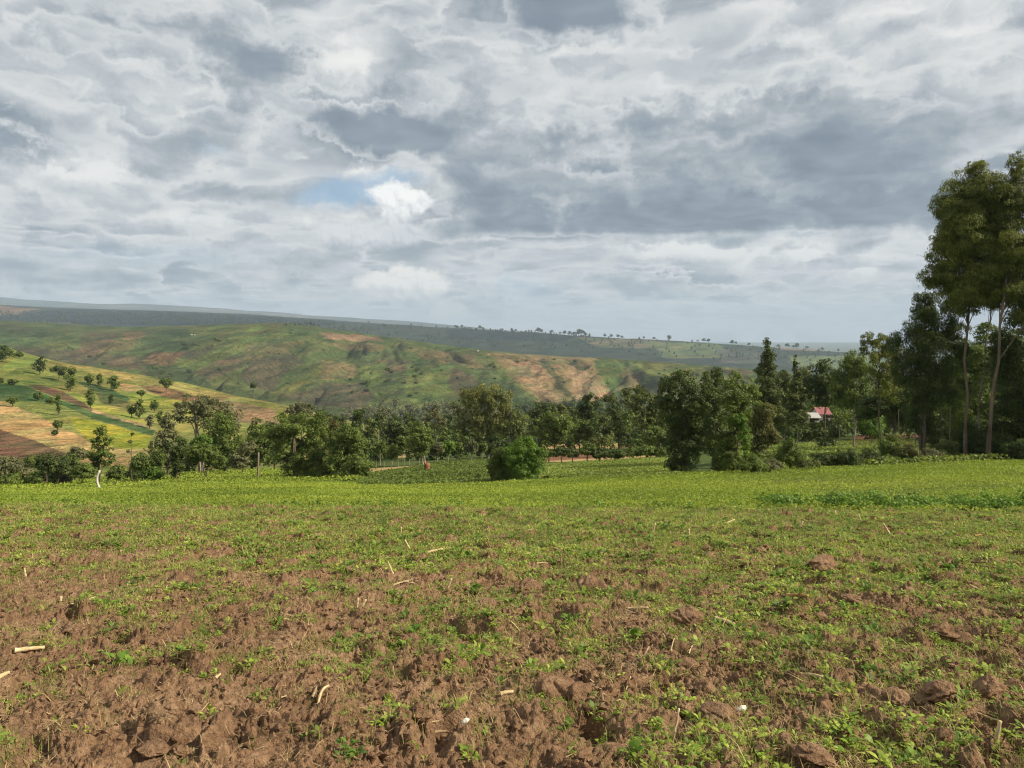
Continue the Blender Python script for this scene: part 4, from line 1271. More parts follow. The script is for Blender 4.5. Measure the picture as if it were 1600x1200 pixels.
# centre-right trees behind the hedge
for i, (spec, bp, Yt, m_, lb) in enumerate([
    ([(868, 655, 18, 12), (850, 668, 14, 14), (872, 672, 20, 16), (885, 662, 12, 12), (860, 688, 14, 10)], (866, 708), 120, 'mid', "round umbrella-shaped tree right of the round bright bush"),
    ([(848, 640, 16, 12), (838, 655, 14, 16)], (842, 700), 165, 'dark', "dark tree behind the umbrella-shaped tree"),
    ([(905, 668, 14, 10), (918, 676, 12, 12), (898, 680, 12, 10)], (906, 706), 128, 'mid', "low round tree right of the umbrella-shaped one"),
    ([(920, 625, 12, 10), (912, 642, 16, 14), (930, 648, 14, 16), (918, 662, 16, 10)], (920, 700), 150, 'dark', "tall dark tree with a bumpy top in the centre-right wood"),
    ([(942, 655, 12, 12), (948, 675, 10, 12)], (944, 703), 140, 'olive', "tan-green feathery tree in the centre-right wood"),
    ([(960, 640, 14, 12), (968, 660, 16, 18), (975, 685, 14, 14)], (968, 708), 126, 'dark', "dark cone-like tree left of the pale-stemmed pine"),
    ([(950, 620, 10, 9), (985, 628, 14, 10)], (968, 695), 175, 'coni', "distant conifer tops in the centre-right wood"),
    ([(1008, 622, 20, 9), (995, 640, 14, 10), (1018, 642, 16, 12), (1005, 658, 16, 10)], (1008, 706), 118, 'coni', "layered pine on a pale stem left of the big bushy tree"),
    ([(1000, 690, 14, 12), (1020, 680, 14, 14)], (1010, 712), 100, 'mid', "leafy low tree under the layered pine"),
    ([(1038, 600, 10, 12), (1032, 630, 12, 20), (1028, 660, 12, 18)], (1032, 700), 130, 'coni', "conifer just left of the big bushy tree"),
    ([(945, 690, 12, 8), (930, 690, 10, 8)], (938, 705), 112, 'olive', "yellow-green shrubby tree at the foot of the centre-right wood"),
    ([(885, 645, 14, 8), (870, 640, 12, 8), (900, 650, 12, 8)], (884, 690), 200, 'coni', "dark conifer clump furthest back in the centre-right wood"),
    ([(1120, 585, 10, 10), (1125, 605, 14, 14), (1105, 605, 10, 12)], (1118, 680), 150, 'dark', "dark pine behind the gap of the bushy pair"),
    ([(980, 615, 10, 8), (1000, 610, 10, 8)], (990, 690), 190, 'coni', "far pine showing over the layered pine"),
]):
    T(lb, spec, bp, Yt, m_, M_BARK if i != 7 else M_PALE, 0.18, seed=140 + i)
GH = "bushes of the hedge behind the small brown plot"
for i, (a, b, w, h, m_, lb) in enumerate([
    (877, 706, 12, 7, 'dark', "dark hedge bush at the back of the small brown plot"), (858, 708, 12, 5, 'mid', "low green hedge bush just right of the round bright bush"),
    (895, 710, 8, 4, 'olive', "little yellowish hedge bush touching the brown plot"), (918, 702, 12, 9, 'mid', "hedge bush with a knobby top"),
    (938, 708, 14, 8, 'dark', "dark reddish hedge bush right of the knobby one"), (962, 709, 14, 7, 'dark', "dark hedge bush in the middle of the long hedge"),
    (990, 706, 12, 7, 'mid', "hedge bush below the leafy low tree"), (1012, 704, 14, 8, 'mid', "light hedge bush left of the big bushy tree"),
    (1030, 706, 10, 8, 'mid', "last hedge bush touching the big bushy tree")]):
    bush(lb, [(a, b, w, h), (a - w * .5, b + 1.5, w * .6, h * .7), (a + w * .5, b + 1.5, w * .6, h * .7)], (a, b + h + 2), m_, GH, 160 + i, Y=92)

# ------------------------------------------------------------------ trees on the left hillside
GL = "scattered trees on the left hillside"
for i, (bx, ty, by, w, m_, form, lb) in enumerate([
    (62, 556, 586, 18, 'dark', 'pair', "dark twin-crowned tree near the top of the hillside"),
    (92, 571, 596, 24, 'dark', 'flat', "flat-crowned tree on a thin stem right of the twin-crowned one"),
    (110, 574, 611, 20, 'mid', 'tall', "full tall tree of stacked crowns beside the flat-crowned one"),
    (139, 583, 612, 14, 'mid', 'flat', "open tree at the corner of the dark green upper plot"),
    (142, 606, 637, 16, 'mid', 'tall', "tree on the brown strip in the middle of the hillside"),
    (156, 583, 604, 10, 'mid', 'tall', "slim tree right of the open one"),
    (178, 586, 612, 18, 'mid', 'tall', "bushy tree at the left end of the tan strip"),
    (173, 616, 631, 8, 'dark', 'tall', "small slim tree on the olive plot"),
    (260, 589, 616, 20, 'mid', 'flat', "layered tree standing by the red-brown plot"),
    (221, 609, 624, 11, 'mid', 'flat', "small round-headed tree below the tan strip"),
    (91, 615, 649, 9, 'mid', 'tall', "slim columnar tree below the dark green strip"),
    (20, 620, 636, 18, 'mid', 'flat', "spreading tree at the top of the dry maize plot"),
    (90, 655, 674, 14, 'mid', 'round', "round tree in the dry maize plot"),
    (85, 672, 681, 9, 'dark', 'round', "small dark bushy tree just below the round one in the maize"),
    (206, 632, 652, 14, 'mid', 'round', "round-headed tree on a stem left of the hillside clump"),
    (218, 624, 655, 16, 'mid', 'tall', "tall tree in the middle of the hillside clump"),
    (241, 625, 645, 14, 'mid', 'round', "dark pointed tree at the right of the hillside clump"),
    (234, 648, 670, 13, 'grey', 'tall', "greyish tree below the hillside clump"),
    (250, 642, 664, 12, 'mid', 'tall', "leafy tree at the right foot of the hillside clump"),
    (60, 612, 627, 14, 'mid', 'round', "bushy tree on the dark green strip"),
    (80, 622, 632, 16, 'mid', 'round', "wide low tree on the dark green strip"),
    (4, 538, 566, 18, 'dark', 'tall', "large tree at the left edge on the hillside crest"),
    (14, 543, 560, 12, 'mid', 'round', "tree second from the left on the hillside crest"),
    (20, 550, 558, 8, 'mid', 'round', "small tree third from the left on the hillside crest"),
    (30, 548, 560, 10, 'mid', 'round', "roundish tree fourth on the hillside crest"),
    (0, 590, 602, 10, 'dark', 'round', "dark tree cut by the left edge above the dark green strip"),
    (20, 592, 601, 14, 'dark', 'round', "dark low tree near the left edge above the dark green strip"),
    (236, 688, 714, 7, 'rust', 'tall', "narrow brown-green tree left of the dark conical tree"),
    (395, 598, 608, 9, 'dark', 'round', "single round tree on the crest line right of the hillside"),
]):
    h = by - ty
    c0 = HL.at(bx, by)
    if form == 'flat':
        sp = [(bx, ty + h * .22, w * .42, h * .16), (bx - w * .3, ty + h * .30, w * .26, h * .13), (bx + w * .3, ty + h * .34, w * .26, h * .13), (bx + w * .05, ty + h * .5, w * .22, h * .12)]
    elif form == 'tall':
        sp = [(bx + w * .05, ty + h * .16, w * .30, h * .14), (bx - w * .12, ty + h * .36, w * .38, h * .16), (bx + w * .14, ty + h * .55, w * .36, h * .16), (bx - w * .04, ty + h * .74, w * .32, h * .14)]
    elif form == 'pair':
        sp = [(bx + w * .22, ty + h * .25, w * .28, h * .22), (bx - w * .2, ty + h * .50, w * .34, h * .24), (bx + w * .2, ty + h * .6, w * .26, h * .22)]
    else:
        sp = [(bx, ty + h * .35, w * .42, h * .32), (bx - w * .2, ty + h * .5, w * .3, h * .26), (bx + w * .22, ty + h * .5, w * .28, h * .26)]
    tree('hillside_tree', lb, 'tree', sp, (bx, by), None, m_, M_BARK, 0.22, base=c0, seed=200 + i, leafk=0.85, group=GL, dens=0.9)
# a far wood on the valley side seen as one mass
def wood_mass(name, label, pts, per, hgt, leaf, mat, seed):
    rs = np.random.RandomState(seed)
    bl = []
    for p in pts:
        for k in range(per):
            h = hgt * rs.uniform(0.6, 1.25)
            x, y, z = p + rs.randn(3) * np.array([hgt * .5, hgt * .7, 0])
            bl.append((x, y, z + h * .55, h * .30, h * .3, h * .5))
    V, Q = crown(bl, leaf, 0.6, rs, 0.6, 0, 0.4, 0.6)
    return tag(obj(name, fast_mesh(name, V, [Q], mat)), label, kind='stuff')
pts = [HM.at(px_, 655 + 5 * math.sin(px_)) for px_ in range(540, 760, 7)] + [HM.at(px_, 645 + 4 * math.sin(px_)) for px_ in range(620, 740, 9)]
wood_mass("woodland", "greyish leafless wood in the valley at the foot of the middle hill", pts, 2, 14, 2.2, M_GREY, 5)
pts = [HM.at(px_, 648 + 3 * math.sin(px_)) for px_ in range(800, 1000, 7)]
wood_mass("woodland", "blue-dark wood at the foot of the tan slope", pts, 2, 16, 2.2, M_DARK, 6)

def gp(px_, Y):
    x = (px_ - 800) / F * Y
    return np.array([x, Y, float(gz(x, Y))])
rq = np.random.RandomState(31)
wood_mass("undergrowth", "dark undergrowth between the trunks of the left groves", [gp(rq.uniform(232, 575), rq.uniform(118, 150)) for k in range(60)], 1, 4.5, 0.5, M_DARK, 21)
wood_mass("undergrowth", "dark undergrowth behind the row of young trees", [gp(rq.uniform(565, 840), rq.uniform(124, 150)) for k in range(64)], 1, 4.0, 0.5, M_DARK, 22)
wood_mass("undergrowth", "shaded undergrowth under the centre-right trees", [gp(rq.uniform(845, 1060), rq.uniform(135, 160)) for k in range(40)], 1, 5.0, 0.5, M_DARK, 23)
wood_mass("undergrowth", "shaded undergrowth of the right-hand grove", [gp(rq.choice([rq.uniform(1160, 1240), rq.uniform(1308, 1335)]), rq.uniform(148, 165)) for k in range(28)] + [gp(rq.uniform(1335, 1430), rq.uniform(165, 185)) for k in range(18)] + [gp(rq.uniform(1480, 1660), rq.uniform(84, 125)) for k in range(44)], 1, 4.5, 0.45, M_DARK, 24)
wood_mass("woodland", "wood filling the background behind the centre groves", [gp(rq.uniform(540, 1060), rq.uniform(180, 250)) for k in range(75)], 1, 8.0, 0.9, M_MID, 25)
wood_mass("woodland", "wood filling the background behind the right-hand grove", [gp(rq.uniform(1060, 1420), rq.uniform(150, 210)) for k in range(50)], 1, 10.0, 0.8, M_MID, 26)
wood_mass("woodland", "wood behind the tall eucalyptus trees at the right edge", [gp(rq.uniform(1400, 1700), rq.uniform(120, 160)) for k in range(40)], 1, 11.0, 0.6, M_MID, 27)


# ------------------------------------------------------------------ copies: shrubs on the middle hill, trees along the far ridges
def proto(kind, seed, w, h, leaf, mat, bark=M_BARK):
    rs = np.random.RandomState(seed)
    if kind == 'shrub':
        bl = [(0, 0, h * .45, w * .5, w * .5, h * .42), (w * .3, 0, h * .35, w * .34, w * .34, h * .3), (-w * .3, .1, h * .32, w * .3, w * .3, h * .28)]
    else:
        bl = [(0, 0, h * .78, w * .36, w * .36, h * .2), (w * .2, 0, h * .58, w * .34, w * .34, h * .2), (-w * .2, 0, h * .5, w * .34, w * .34, h * .2)]
    V, Q = crown(bl, leaf, 0.7, rs, 0.6, 0, 0.45, 0.6)
    return fast_mesh(kind + "_crown", V, [Q], MATS[mat]), trunk_mesh(kind + "_trunk", (0, 0, 0), (0, 0, h * .6), w * .05, [], rs, bark, 1, limbs=False, sides=5)


def plant_copies(spots, protos, name, label, cat, group, crown_name):
    first = None
    for i, (c, s) in enumerate(spots):
        cm, tm = protos[i % len(protos)]
        r0 = thing(name, tuple(c), label[i] if isinstance(label, list) else label, cat, group)
        a = obj(crown_name[0], cm, r0); b = obj(crown_name[1], tm, r0)
        r0.scale = (s, s, s * (0.85 + 0.3 * ((i * 37) % 10) / 10)); r0.rotation_euler = (0, 0, i * 1.7)


shr = [proto('shrub', 300 + k, 8, 6, 0.9, ['dark', 'mid', 'dark', 'grey'][k]) for k in range(4)]
rs = np.random.RandomState(77)
sp = []
hand = [(288, 540, 1.6), (283, 536, 1.5), (290, 545, 1.4), (303, 538, 1.3), (308, 541, 1.1), (337, 531, 1.6), (342, 534, 1.2), (332, 542, 1.1), (112, 548, 1.1), (108, 546, .9),
        (140, 558, 1.1), (153, 557, 1), (163, 571, 1.2), (242, 577, 1.3), (255, 584, 1.1), (268, 586, .9), (296, 582, 1.3), (344, 578, 1), (505, 549, 1), (560, 550, 1.1),
        (572, 555, .9), (607, 580, 1.6), (612, 583, 1.1), (608, 595, 1.5), (603, 598, 1), (575, 600, 1.6), (567, 601, 1.2), (580, 585, .9), (573, 612, 1.2), (594, 617, 1),
        (631, 600, 1.1), (645, 575, 1), (640, 620, 1.1), (648, 590, 1.4), (652, 580, 1.3), (650, 600, 1.2), (658, 585, 1), (690, 580, .9), (715, 592, 1), (766, 572, 1.4), (772, 575, 1.3), (770, 570, 1.1),
        (808, 567, 1.2), (866, 563, 1.2), (898, 566, 1.2), (915, 580, 1.1), (1002, 605, 1.6), (1008, 602, 1.3), (998, 606, 1.2), (950, 600, 1), (1030, 585, 1), (1060, 590, 1.1), (1090, 588, 1.3),
        (1130, 590, 1.2), (1150, 585, 1.1), (1165, 600, 1.4), (1040, 600, 1.2), (480, 578, .9), (420, 553, .8), (450, 600, 1), (455, 522, .9), (560, 575, .8), (700, 560, .8), (735, 570, .9)]
for a, b, s in hand:
    sp.append((HM.at(a, b), s * 0.85))
for k in range(110):
    a = rs.uniform(5, 1180); top = np.interp(a, [0, 200, 450, 600, 800, 1000, 1200], [515, 525, 516, 535, 560, 572, 585])
    b = top + (635 - top) * rs.rand() ** 1.4
    sp.append((HM.at(a, b), rs.uniform(0.35, 0.75)))
plant_copies(sp, shr, 'shrub', "small dark shrub dotted on the slope of the middle hill", 'shrub', "shrubs dotted over the middle hill", ('foliage', 'stem'))
tr = [proto('ridge_tree', 320 + k, 9, 11, 1.5, ['dark', 'mid', 'dark'][k]) for k in range(3)]
sp = [(HM.at(447 + k * 6.5 + rs.uniform(-2, 2), 509.5 + 0.03 * k), rs.uniform(.6, 1.15)) for k in range(9)]
plant_copies(sp, tr, 'ridge_tree', "dark tree on the rounded top of the middle hill", 'tree', "trees on the top of the middle hill", ('crown', 'trunk'))
big = [proto('ridge_tree', 330 + k, 26, 24, 4.0, 'dark') for k in range(3)]
sp = []
crest_row = lambda a: float(HF.R[:, int(np.clip(np.searchsorted(HF.pxs, a), 1, len(HF.pxs) - 1))].min())
for a, s in [(712, 1.1), (722, 1.0), (750, 1.3), (755, .9), (785, .8), (800, 1.0), (806, .9), (841, 1.5), (846, 1.2), (862, 1.2), (875, 1.0), (882, 1.1), (890, 1.2), (897, 1.3), (904, 1.7), (909, 1.7), (915, 1.0),
             (945, .9), (955, 1.0), (966, 1.2), (972, .9), (1006, .8), (1022, .9), (1046, 1.7), (1100, 1.1), (1107, 1.2), (1144, 1.3), (1150, .8), (1090, .7), (1170, .9), (1216, 1.2), (1230, 1.3), (1245, 1.6), (1240, 1), (1262, .8), (1285, .9), (1310, 1)]:
    sp.append((HF.at(a, crest_row(a) + 0.1), s * 0.9))
plant_copies(sp, big, 'ridge_tree', "tiny dark tree standing on the skyline of the wooded plateau", 'tree', "trees along the plateau skyline", ('crown', 'trunk'))
pts = []
for k in range(420):
    a = rs.uniform(-30, 560); pts.append(HF.at(a, np.interp(a, [0, 100, 300, 560], [488, 490, 492, 508]) + rs.rand() ** 1.3 * 18))
for k in range(230):
    a = rs.uniform(540, 1330); c_ = crest_row(a); pts.append(HF.at(a, c_ + 0.6 + rs.rand() ** 1.2 * 26))
for k in range(60):
    a = rs.uniform(700, 925); pts.append(HF.at(a, crest_row(a) + 0.3 + rs.rand() * 3))
wood_mass("woodland", "dark blue-green woods covering the far plateau", pts, 1, 17, 4.0, M_DARK, 8)


# ------------------------------------------------------------------ crops, weeds and litter (nobody could count these)
M_CROP = leaf_mat("crop_leaves", [(0.15, 0.215, 0.028), (0.215, 0.28, 0.036), (0.28, 0.34, 0.05)], 0.35, rough=0.6, nscale=0.12, patch=((0.34, 0.38, 0.05), 0.8, 0.22, (0.14, 1.0, 1.0)))
M_WEED = leaf_mat("weed_leaves", [(0.12, 0.20, 0.028), (0.25, 0.34, 0.045), (0.42, 0.47, 0.09)], 0.35, rough=0.5, nscale=1.2, patch=((0.20, 0.25, 0.05), 0.5, 0.5))
M_BEAN = leaf_mat("bean_leaves", [(0.09, 0.17, 0.025), (0.13, 0.22, 0.035), (0.19, 0.29, 0.05)], 0.3, nscale=0.6)
M_GRASS = leaf_mat("grass_blades", [(0.16, 0.20, 0.04), (0.26, 0.27, 0.07), (0.38, 0.33, 0.14)], 0.30, rough=0.6, nscale=1.2)
M_STRAW = leaf_mat("dry_straw", [(0.22, 0.14, 0.065), (0.36, 0.25, 0.12), (0.55, 0.42, 0.23)], 0.15, rough=0.7, nscale=1.5)
M_MAIZE = leaf_mat("dry_maize", [(0.38, 0.27, 0.11), (0.50, 0.36, 0.16)], 0.2, nscale=0.1)
M_YEL = leaf_mat("yellow_crop", [(0.18, 0.23, 0.045), (0.26, 0.29, 0.06), (0.13, 0.20, 0.05)], 0.3, nscale=0.1)

K = 0.35 if DARK else 1.0
# green crop field between the ploughed strip and the hedges
rs = np.random.RandomState(500)


def scatter_field(n, y0, y1, pxa, pxb, rs, power=1.0):
    """points with about even density on screen rows, x within a band of photograph columns"""
    Y = y0 * (y1 / y0) ** rs.rand(n)
    P = rs.uniform(pxa, pxb, n)
    return (P - 800) / F * (Y + 3.0), Y


def leaf_carpet(name, label, X, Y, hgt, size, mat, rs, per=1, flat=0.8, zf=None, aspect=0.5):
    n = len(X)
    z0 = gz(X, Y) if zf is None else zf(X, Y)
    h = hgt * rs.rand(n) ** 0.7
    C = np.stack([X, Y, z0 + h], 1)
    N = unit(rs.randn(n, 3) * 0.6 + np.array([0, -0.15, flat]))
    L = size * rs.uniform(0.6, 1.4, n)
    V, Q = leaves(C, N, L, L * aspect * rs.uniform(0.7, 1.2, n), rs)
    return tag(obj(name, fast_mesh(name, V, [Q], mat)), label, kind='stuff')


n = int(620000 * K)
X, Y = scatter_field(n, 16.8, 84, -330, 1930, rs)
ye = np.interp(800 + F * X / Y, GPX, YE) * 0.99 + 1.2 * perlin(X * .15, 0 * X, 4)
yp = y_plough(X)
lush = fbm(X * 0.10, Y * 0.10, 3, 91)
edge = np.clip((Y - yp) / 2.5, 0, 1)
keep = (Y < ye) & (Y > yp - 0.5 * rs.rand(len(X)) ** 3) & (rs.rand(len(X)) < 0.75 + 0.6 * lush)
X, Y, edge, lush = X[keep], Y[keep], edge[keep], lush[keep]
hg = 0.10 + 0.10 * np.clip(0.5 + lush, 0, 1.4) + 0.10 * np.clip(perlin(X * .6, Y * .6, 8) + perlin(X * 2.2, Y * 1.5, 18), 0, 1)
sz = np.maximum(0.065, 0.0024 * Y)
leaf_carpet("crop_foliage", "even low green crop covering the field behind the ploughed strip", X, Y, hg, sz, M_CROP, rs, flat=0.7)

# darker, broader-leaved plants along the near right edge of the crop, and tufts elsewhere
rs = np.random.RandomState(501)
bl = []
for k in range(150):
    px_ = rs.uniform(1180, 1760) if k < 105 else rs.uniform(-100, 1150)
    Yk = 18.0 + rs.rand() ** 2 * (3.0 if px_ > 1180 else 1.2)
    x_ = (px_ - 800) / F * Yk
    r_ = rs.uniform(0.12, 0.30) * (1.0 if px_ > 1180 else 0.6)
    bl.append((x_, Yk, float(gz(x_, Yk)) + r_ * .5, r_ * 1.3, r_, r_ * 0.75))
V, Q = crown(bl, 0.075, 0.5, rs, 0.62, 0, 0.5, 0.4)
tag(obj("bean_plants", fast_mesh("bean_plants", V, [Q], M_BEAN)), "darker broad-leaved plants along the near right edge of the crop", kind='stuff')

# crops and rough growth beyond the hedge line
rs = np.random.RandomState(502)
def carpet_px(name, label, poly, Ya, Yb, n, hgt, size, mat):
    P = np.array([q[0] for q in poly])
    Y = Ya + (Yb - Ya) * rs.rand(n); Px = rs.uniform(P.min(), P.max(), n)
    X = (Px - 800) / F * Y
    R = HR - F * gz(X, Y) / Y
    m = in_poly(Px, R, poly)
    leaf_carpet(name, label, X[m], Y[m], hgt, size, mat, rs, flat=0.6)
carpet_px("maize_crop", "light green mixed crop beyond the hedge on the right", [(1150, 738), (1640, 718), (1640, 688), (1400, 688), (1150, 700)], 48, 190, int(60000 * K), 0.55, 0.28, M_YEL)
carpet_px("yellow_crop", "yellow-green crop strip right of the round bush", [(842, 752), (1062, 746), (1062, 714), (846, 728)], 46, 120, int(46000 * K), 0.22, 0.22, M_YEL)
carpet_px("potato_crop", "dark green crop in the dip behind the pair of bushes", [(560, 759), (790, 759), (790, 718), (700, 722), (640, 732), (560, 744)], 55, 140, int(60000 * K), 0.30, 0.26, M_MID)
carpet_px("rough_grass", "rough grass under the left groves", [(-60, 768), (570, 756), (570, 732), (240, 742), (-60, 752)], 70, 190, int(50000 * K), 0.5, 0.30, M_CROP)
X = []; Y = []
# row of leafy plants along the far edge of the green field, left of the pair of bushes
P_ = rs.uniform(610, 765, int(9000 * K)); R_ = rs.uniform(738, 753, len(P_))
pts = np.array([at_ground(a, 748 + 4 * perlin(a * .05, 0, 3)) for a in np.linspace(610, 765, 30)])
bl = []
for k in range(60):
    p = pts[rs.randint(30)] + np.array([rs.uniform(-.3, .3), rs.uniform(-2.5, 2.5), 0]); p[2] = float(gz(p[0], p[1]))
    r_ = rs.uniform(.25, .5); bl.append((p[0], p[1], p[2] + r_ * .6, r_, r_, r_ * .9))
V, Q = crown(bl, 0.16, 0.7, rs, 0.6, 0, 0.5, 0.4)
tag(obj("bean_plants", fast_mesh("bean_plants", V, [Q], M_MID)), "uneven row of leafy plants left of the pair of bushes", kind='stuff')

# ---- weeds on the ploughed soil
rs = np.random.RandomState(510)


def ground_pts(n, y0, y1, rs, thr=0.45, soft=0.15, pw=1.0):
    t = rs.rand(n)
    Y = y0 + (y1 - y0) * t ** pw
    X = rs.uniform(-0.80, 0.80, n) * (Y + 2.6)
    c = cover(X, Y)
    k = (rs.rand(n) < np.clip((c - thr) / soft, 0, 1)) & (Y < y_plough(X) + 0.4)
    return X[k], Y[k]


def leaf6(B, D, Nn, L, Wd, curl):
    """arched leaf of 6 points from base B along D"""
    S = np.cross(D, Nn)
    L = L[:, None]; Wd = Wd[:, None]; curl = curl[:, None]
    m1 = B + D * L * .38 + Nn * L * .10 * curl; m2 = B + D * L * .74 + Nn * L * .03 * curl
    tp = B + D * L - Nn * L * .16 * curl
    V = np.stack([B, m1 + S * Wd * .5, m1 - S * Wd * .5, m2 + S * Wd * .42, m2 - S * Wd * .42, tp], 1).reshape(-1, 3)
    i = np.arange(len(B))[:, None] * 6
    return V, np.concatenate([i + np.array([1, 3, 4, 2])]), np.concatenate([i + np.array([0, 1, 2]), i + np.array([3, 5, 4])])


def rosettes(X, Y, size, nl, rs, lift=0.35, width=0.45, zf=soil_z):
    Z = zf(X, Y)
    pick = np.repeat(np.arange(len(X)), nl)
    m = len(pick)
    az = rs.rand(m) * 2 * np.pi
    el = np.clip(rs.normal(lift, 0.30, m), -0.1, 1.3)
    D = np.stack([np.cos(az) * np.cos(el), np.sin(az) * np.cos(el), np.sin(el)], 1)
    Nn = unit(np.stack([-np.cos(az) * np.sin(el), -np.sin(az) * np.sin(el), np.cos(el)], 1) + rs.randn(m, 3) * 0.25)
    Nn = unit(Nn - D * (Nn * D).sum(1, keepdims=True))
    s = size[pick] * rs.uniform(0.55, 1.25, m)
    off = size[pick] * rs.uniform(0, 0.7, m)
    B = np.stack([X, Y, Z], 1)[pick] + np.stack([np.cos(az) * off, np.sin(az) * off, rs.rand(m) * size[pick] * 0.6], 1)
    return leaf6(B, D, Nn, s, s * width * rs.uniform(.7, 1.3, m), rs.uniform(.3, 1.3, m))


x1, y1 = ground_pts(int(42000 * K), 3.0, 9.5, rs, 0.40, 0.5, 0.9)
V1_, Q1, T1 = rosettes(x1, y1, rs.uniform(0.014, 0.036, len(x1)) * rs.choice([1, 1, 1, 1.6], len(x1)), 7, rs)
x2, y2 = ground_pts(int(110000 * K), 9.0, 18.3, rs, 0.36, 0.5, 0.8)
V2_, Q2_, T2 = rosettes(x2, y2, rs.uniform(0.022, 0.048, len(x2)), 5, rs, 0.5)
V, Q, T_ = join([(V1_, Q1, T1), (V2_, Q2_, T2)])
tag(obj("weeds", fast_mesh("weeds", V, [Q, T_], M_WEED)), "small green broad-leaved weeds sprouting over the ploughed soil", kind='stuff')

# lusher clumps
x3, y3 = ground_pts(int(5200 * K), 3.2, 18, rs, 0.62, 0.3, 0.8)
V, Q, T_ = rosettes(x3, y3, rs.uniform(0.04, 0.08, len(x3)), 9, rs, 0.6, 0.5)
tag(obj("weeds", fast_mesh("weeds", V, [Q, T_], M_BRIGHT)), "lusher bright green weed clumps on the ploughed soil", kind='stuff')


def blades(X, Y, L, nb, wid, rs, spread=0.03, lift=1.0, zf=soil_z):
    Z = zf(X, Y)
    pick = np.repeat(np.arange(len(X)), nb); m = len(pick)
    az = rs.rand(m) * 2 * np.pi
    el = np.clip(rs.normal(lift, 0.35, m), 0.05, 1.5)
    D = np.stack([np.cos(az) * np.cos(el), np.sin(az) * np.cos(el), np.sin(el)], 1)
    B = np.stack([X + 0 * Z, Y, Z], 1)[pick] + np.stack([rs.randn(m) * spread, rs.randn(m) * spread, 0 * az - 0.004], 1)
    S = np.stack([-np.sin(az), np.cos(az), 0 * az], 1)
    l = (L[pick] * rs.uniform(0.5, 1.2, m))[:, None]; w = wid * rs.uniform(.6, 1.4, m)[:, None]
    a = B - S * w * .5; b = B + S * w * .5
    M = B + D * l * .55; c = M + S * w * .4; d = M - S * w * .4
    drop = np.zeros((m, 3)); drop[:, 2] = -1
    tp = M + unit(D + drop * 0.6) * l * .45
    V = np.stack([a, b, c, d, tp], 1).reshape(-1, 3)
    i = np.arange(m)[:, None] * 5
    return V, i + np.array([0, 1, 2, 3]), i + np.array([3, 2, 4])


x4, y4 = ground_pts(int(34000 * K), 3.0, 9.5, rs, 0.22, 0.5, 0.9)
A = blades(x4, y4, rs.uniform(0.03, 0.09, len(x4)), 7, 0.004, rs)
x5, y5 = ground_pts(int(42000 * K), 9, 18.6, rs, 0.22, 0.5, 0.8)
Bb = blades(x5, y5, rs.uniform(0.05, 0.12, len(x5)), 5, 0.009, rs, 0.05)
V, Q, T_ = join([A, Bb])
tag(obj("grass", fast_mesh("grass", V, [Q, T_], M_GRASS)), "thin yellowish grass blades between the weeds", kind='stuff')

# dry straw and roots lying about
n = int(44000 * K)
Y = 3.0 + 15.3 * rs.rand(n) ** 0.85; X = rs.uniform(-.8, .8, n) * (Y + 2.6)
k = rs.rand(n) < np.clip(0.45 + 0.9 * fbm(X * .8, Y * .8, 2, 66), 0.1, 1); X, Y = X[k], Y[k]
A = blades(X, Y, rs.uniform(0.04, 0.17, len(X)) * (0.8 + Y / 18), 2, 0.004, rs, 0.03, 0.15)
A[0][:, 2] += 0.006
Xr, Yr = X[::26], Y[::26]
Bb = blades(Xr, Yr, rs.uniform(0.06, 0.14, len(Xr)), 22, 0.0035, rs, 0.02, 0.5)
V, Q, T_ = join([A, Bb])
tag(obj("dry_straw", fast_mesh("dry_straw", V, [Q, T_], M_STRAW)), "fine dry straw and root fibres scattered on the soil", kind='stuff')

# small crumbs of earth
ico = bpy.data.meshes.new("tmp")
import bmesh
bm = bmesh.new(); bmesh.ops.create_icosphere(bm, subdivisions=1, radius=1.0); bm.to_mesh(ico); bm.free()
iv = np.array([v.co[:] for v in ico.vertices]); it = np.array([p.vertices[:] for p in ico.polygons])
n = int(80000 * K)
Y = 2.9 + 13 * rs.rand(n) ** 1.1; X = rs.uniform(-.8, .8, n) * (Y + 2.6)
k = rs.rand(n) < np.clip(0.5 + 1.1 * fbm(X * .9, Y * .9, 3, 71), 0.05, 1); X, Y = X[k], Y[k]; n = len(X)
S_ = 0.004 + 0.026 * rs.rand(n) ** 4
V = iv[None] * (1 + rs.uniform(-.35, .35, (n, len(iv), 1))) * S_[:, None, None] * rs.uniform(.7, 1.3, (n, 1, 3))
V = V + np.stack([X, Y, soil_z(X, Y) + S_ * .25], 1)[:, None]
Tt = it[None] + (np.arange(n) * len(iv))[:, None, None]
tag(obj("soil_crumbs", fast_mesh("soil_crumbs", V.reshape(-1, 3), [Tt.reshape(-1, 3)], m_soil)), "loose crumbs of brown earth", kind='stuff')


# ------------------------------------------------------------------ single clods, stalks and plants of the foreground
def soil_at(px, py):
    Y0 = 1.6 / ((py - 520) / F - 0.142)
    best = None
    Ys = np.linspace(Y0 * 0.85, Y0 * 1.15, 120); x = (px - 800) / F * Ys
    R = HR - F * soil_z(x, Ys) / Ys
    i = int(np.argmin(np.abs(R - py)))
    return np.array([x[i], Ys[i], float(soil_z(x[i:i + 1], Ys[i:i + 1])[0])])


bm = bmesh.new(); bmesh.ops.create_icosphere(bm, subdivisions=5, radius=1.0)
sv = np.array([v.co[:] for v in bm.verts]); sf = np.array([[v.index for v in f.verts] for f in bm.faces]); bm.free()


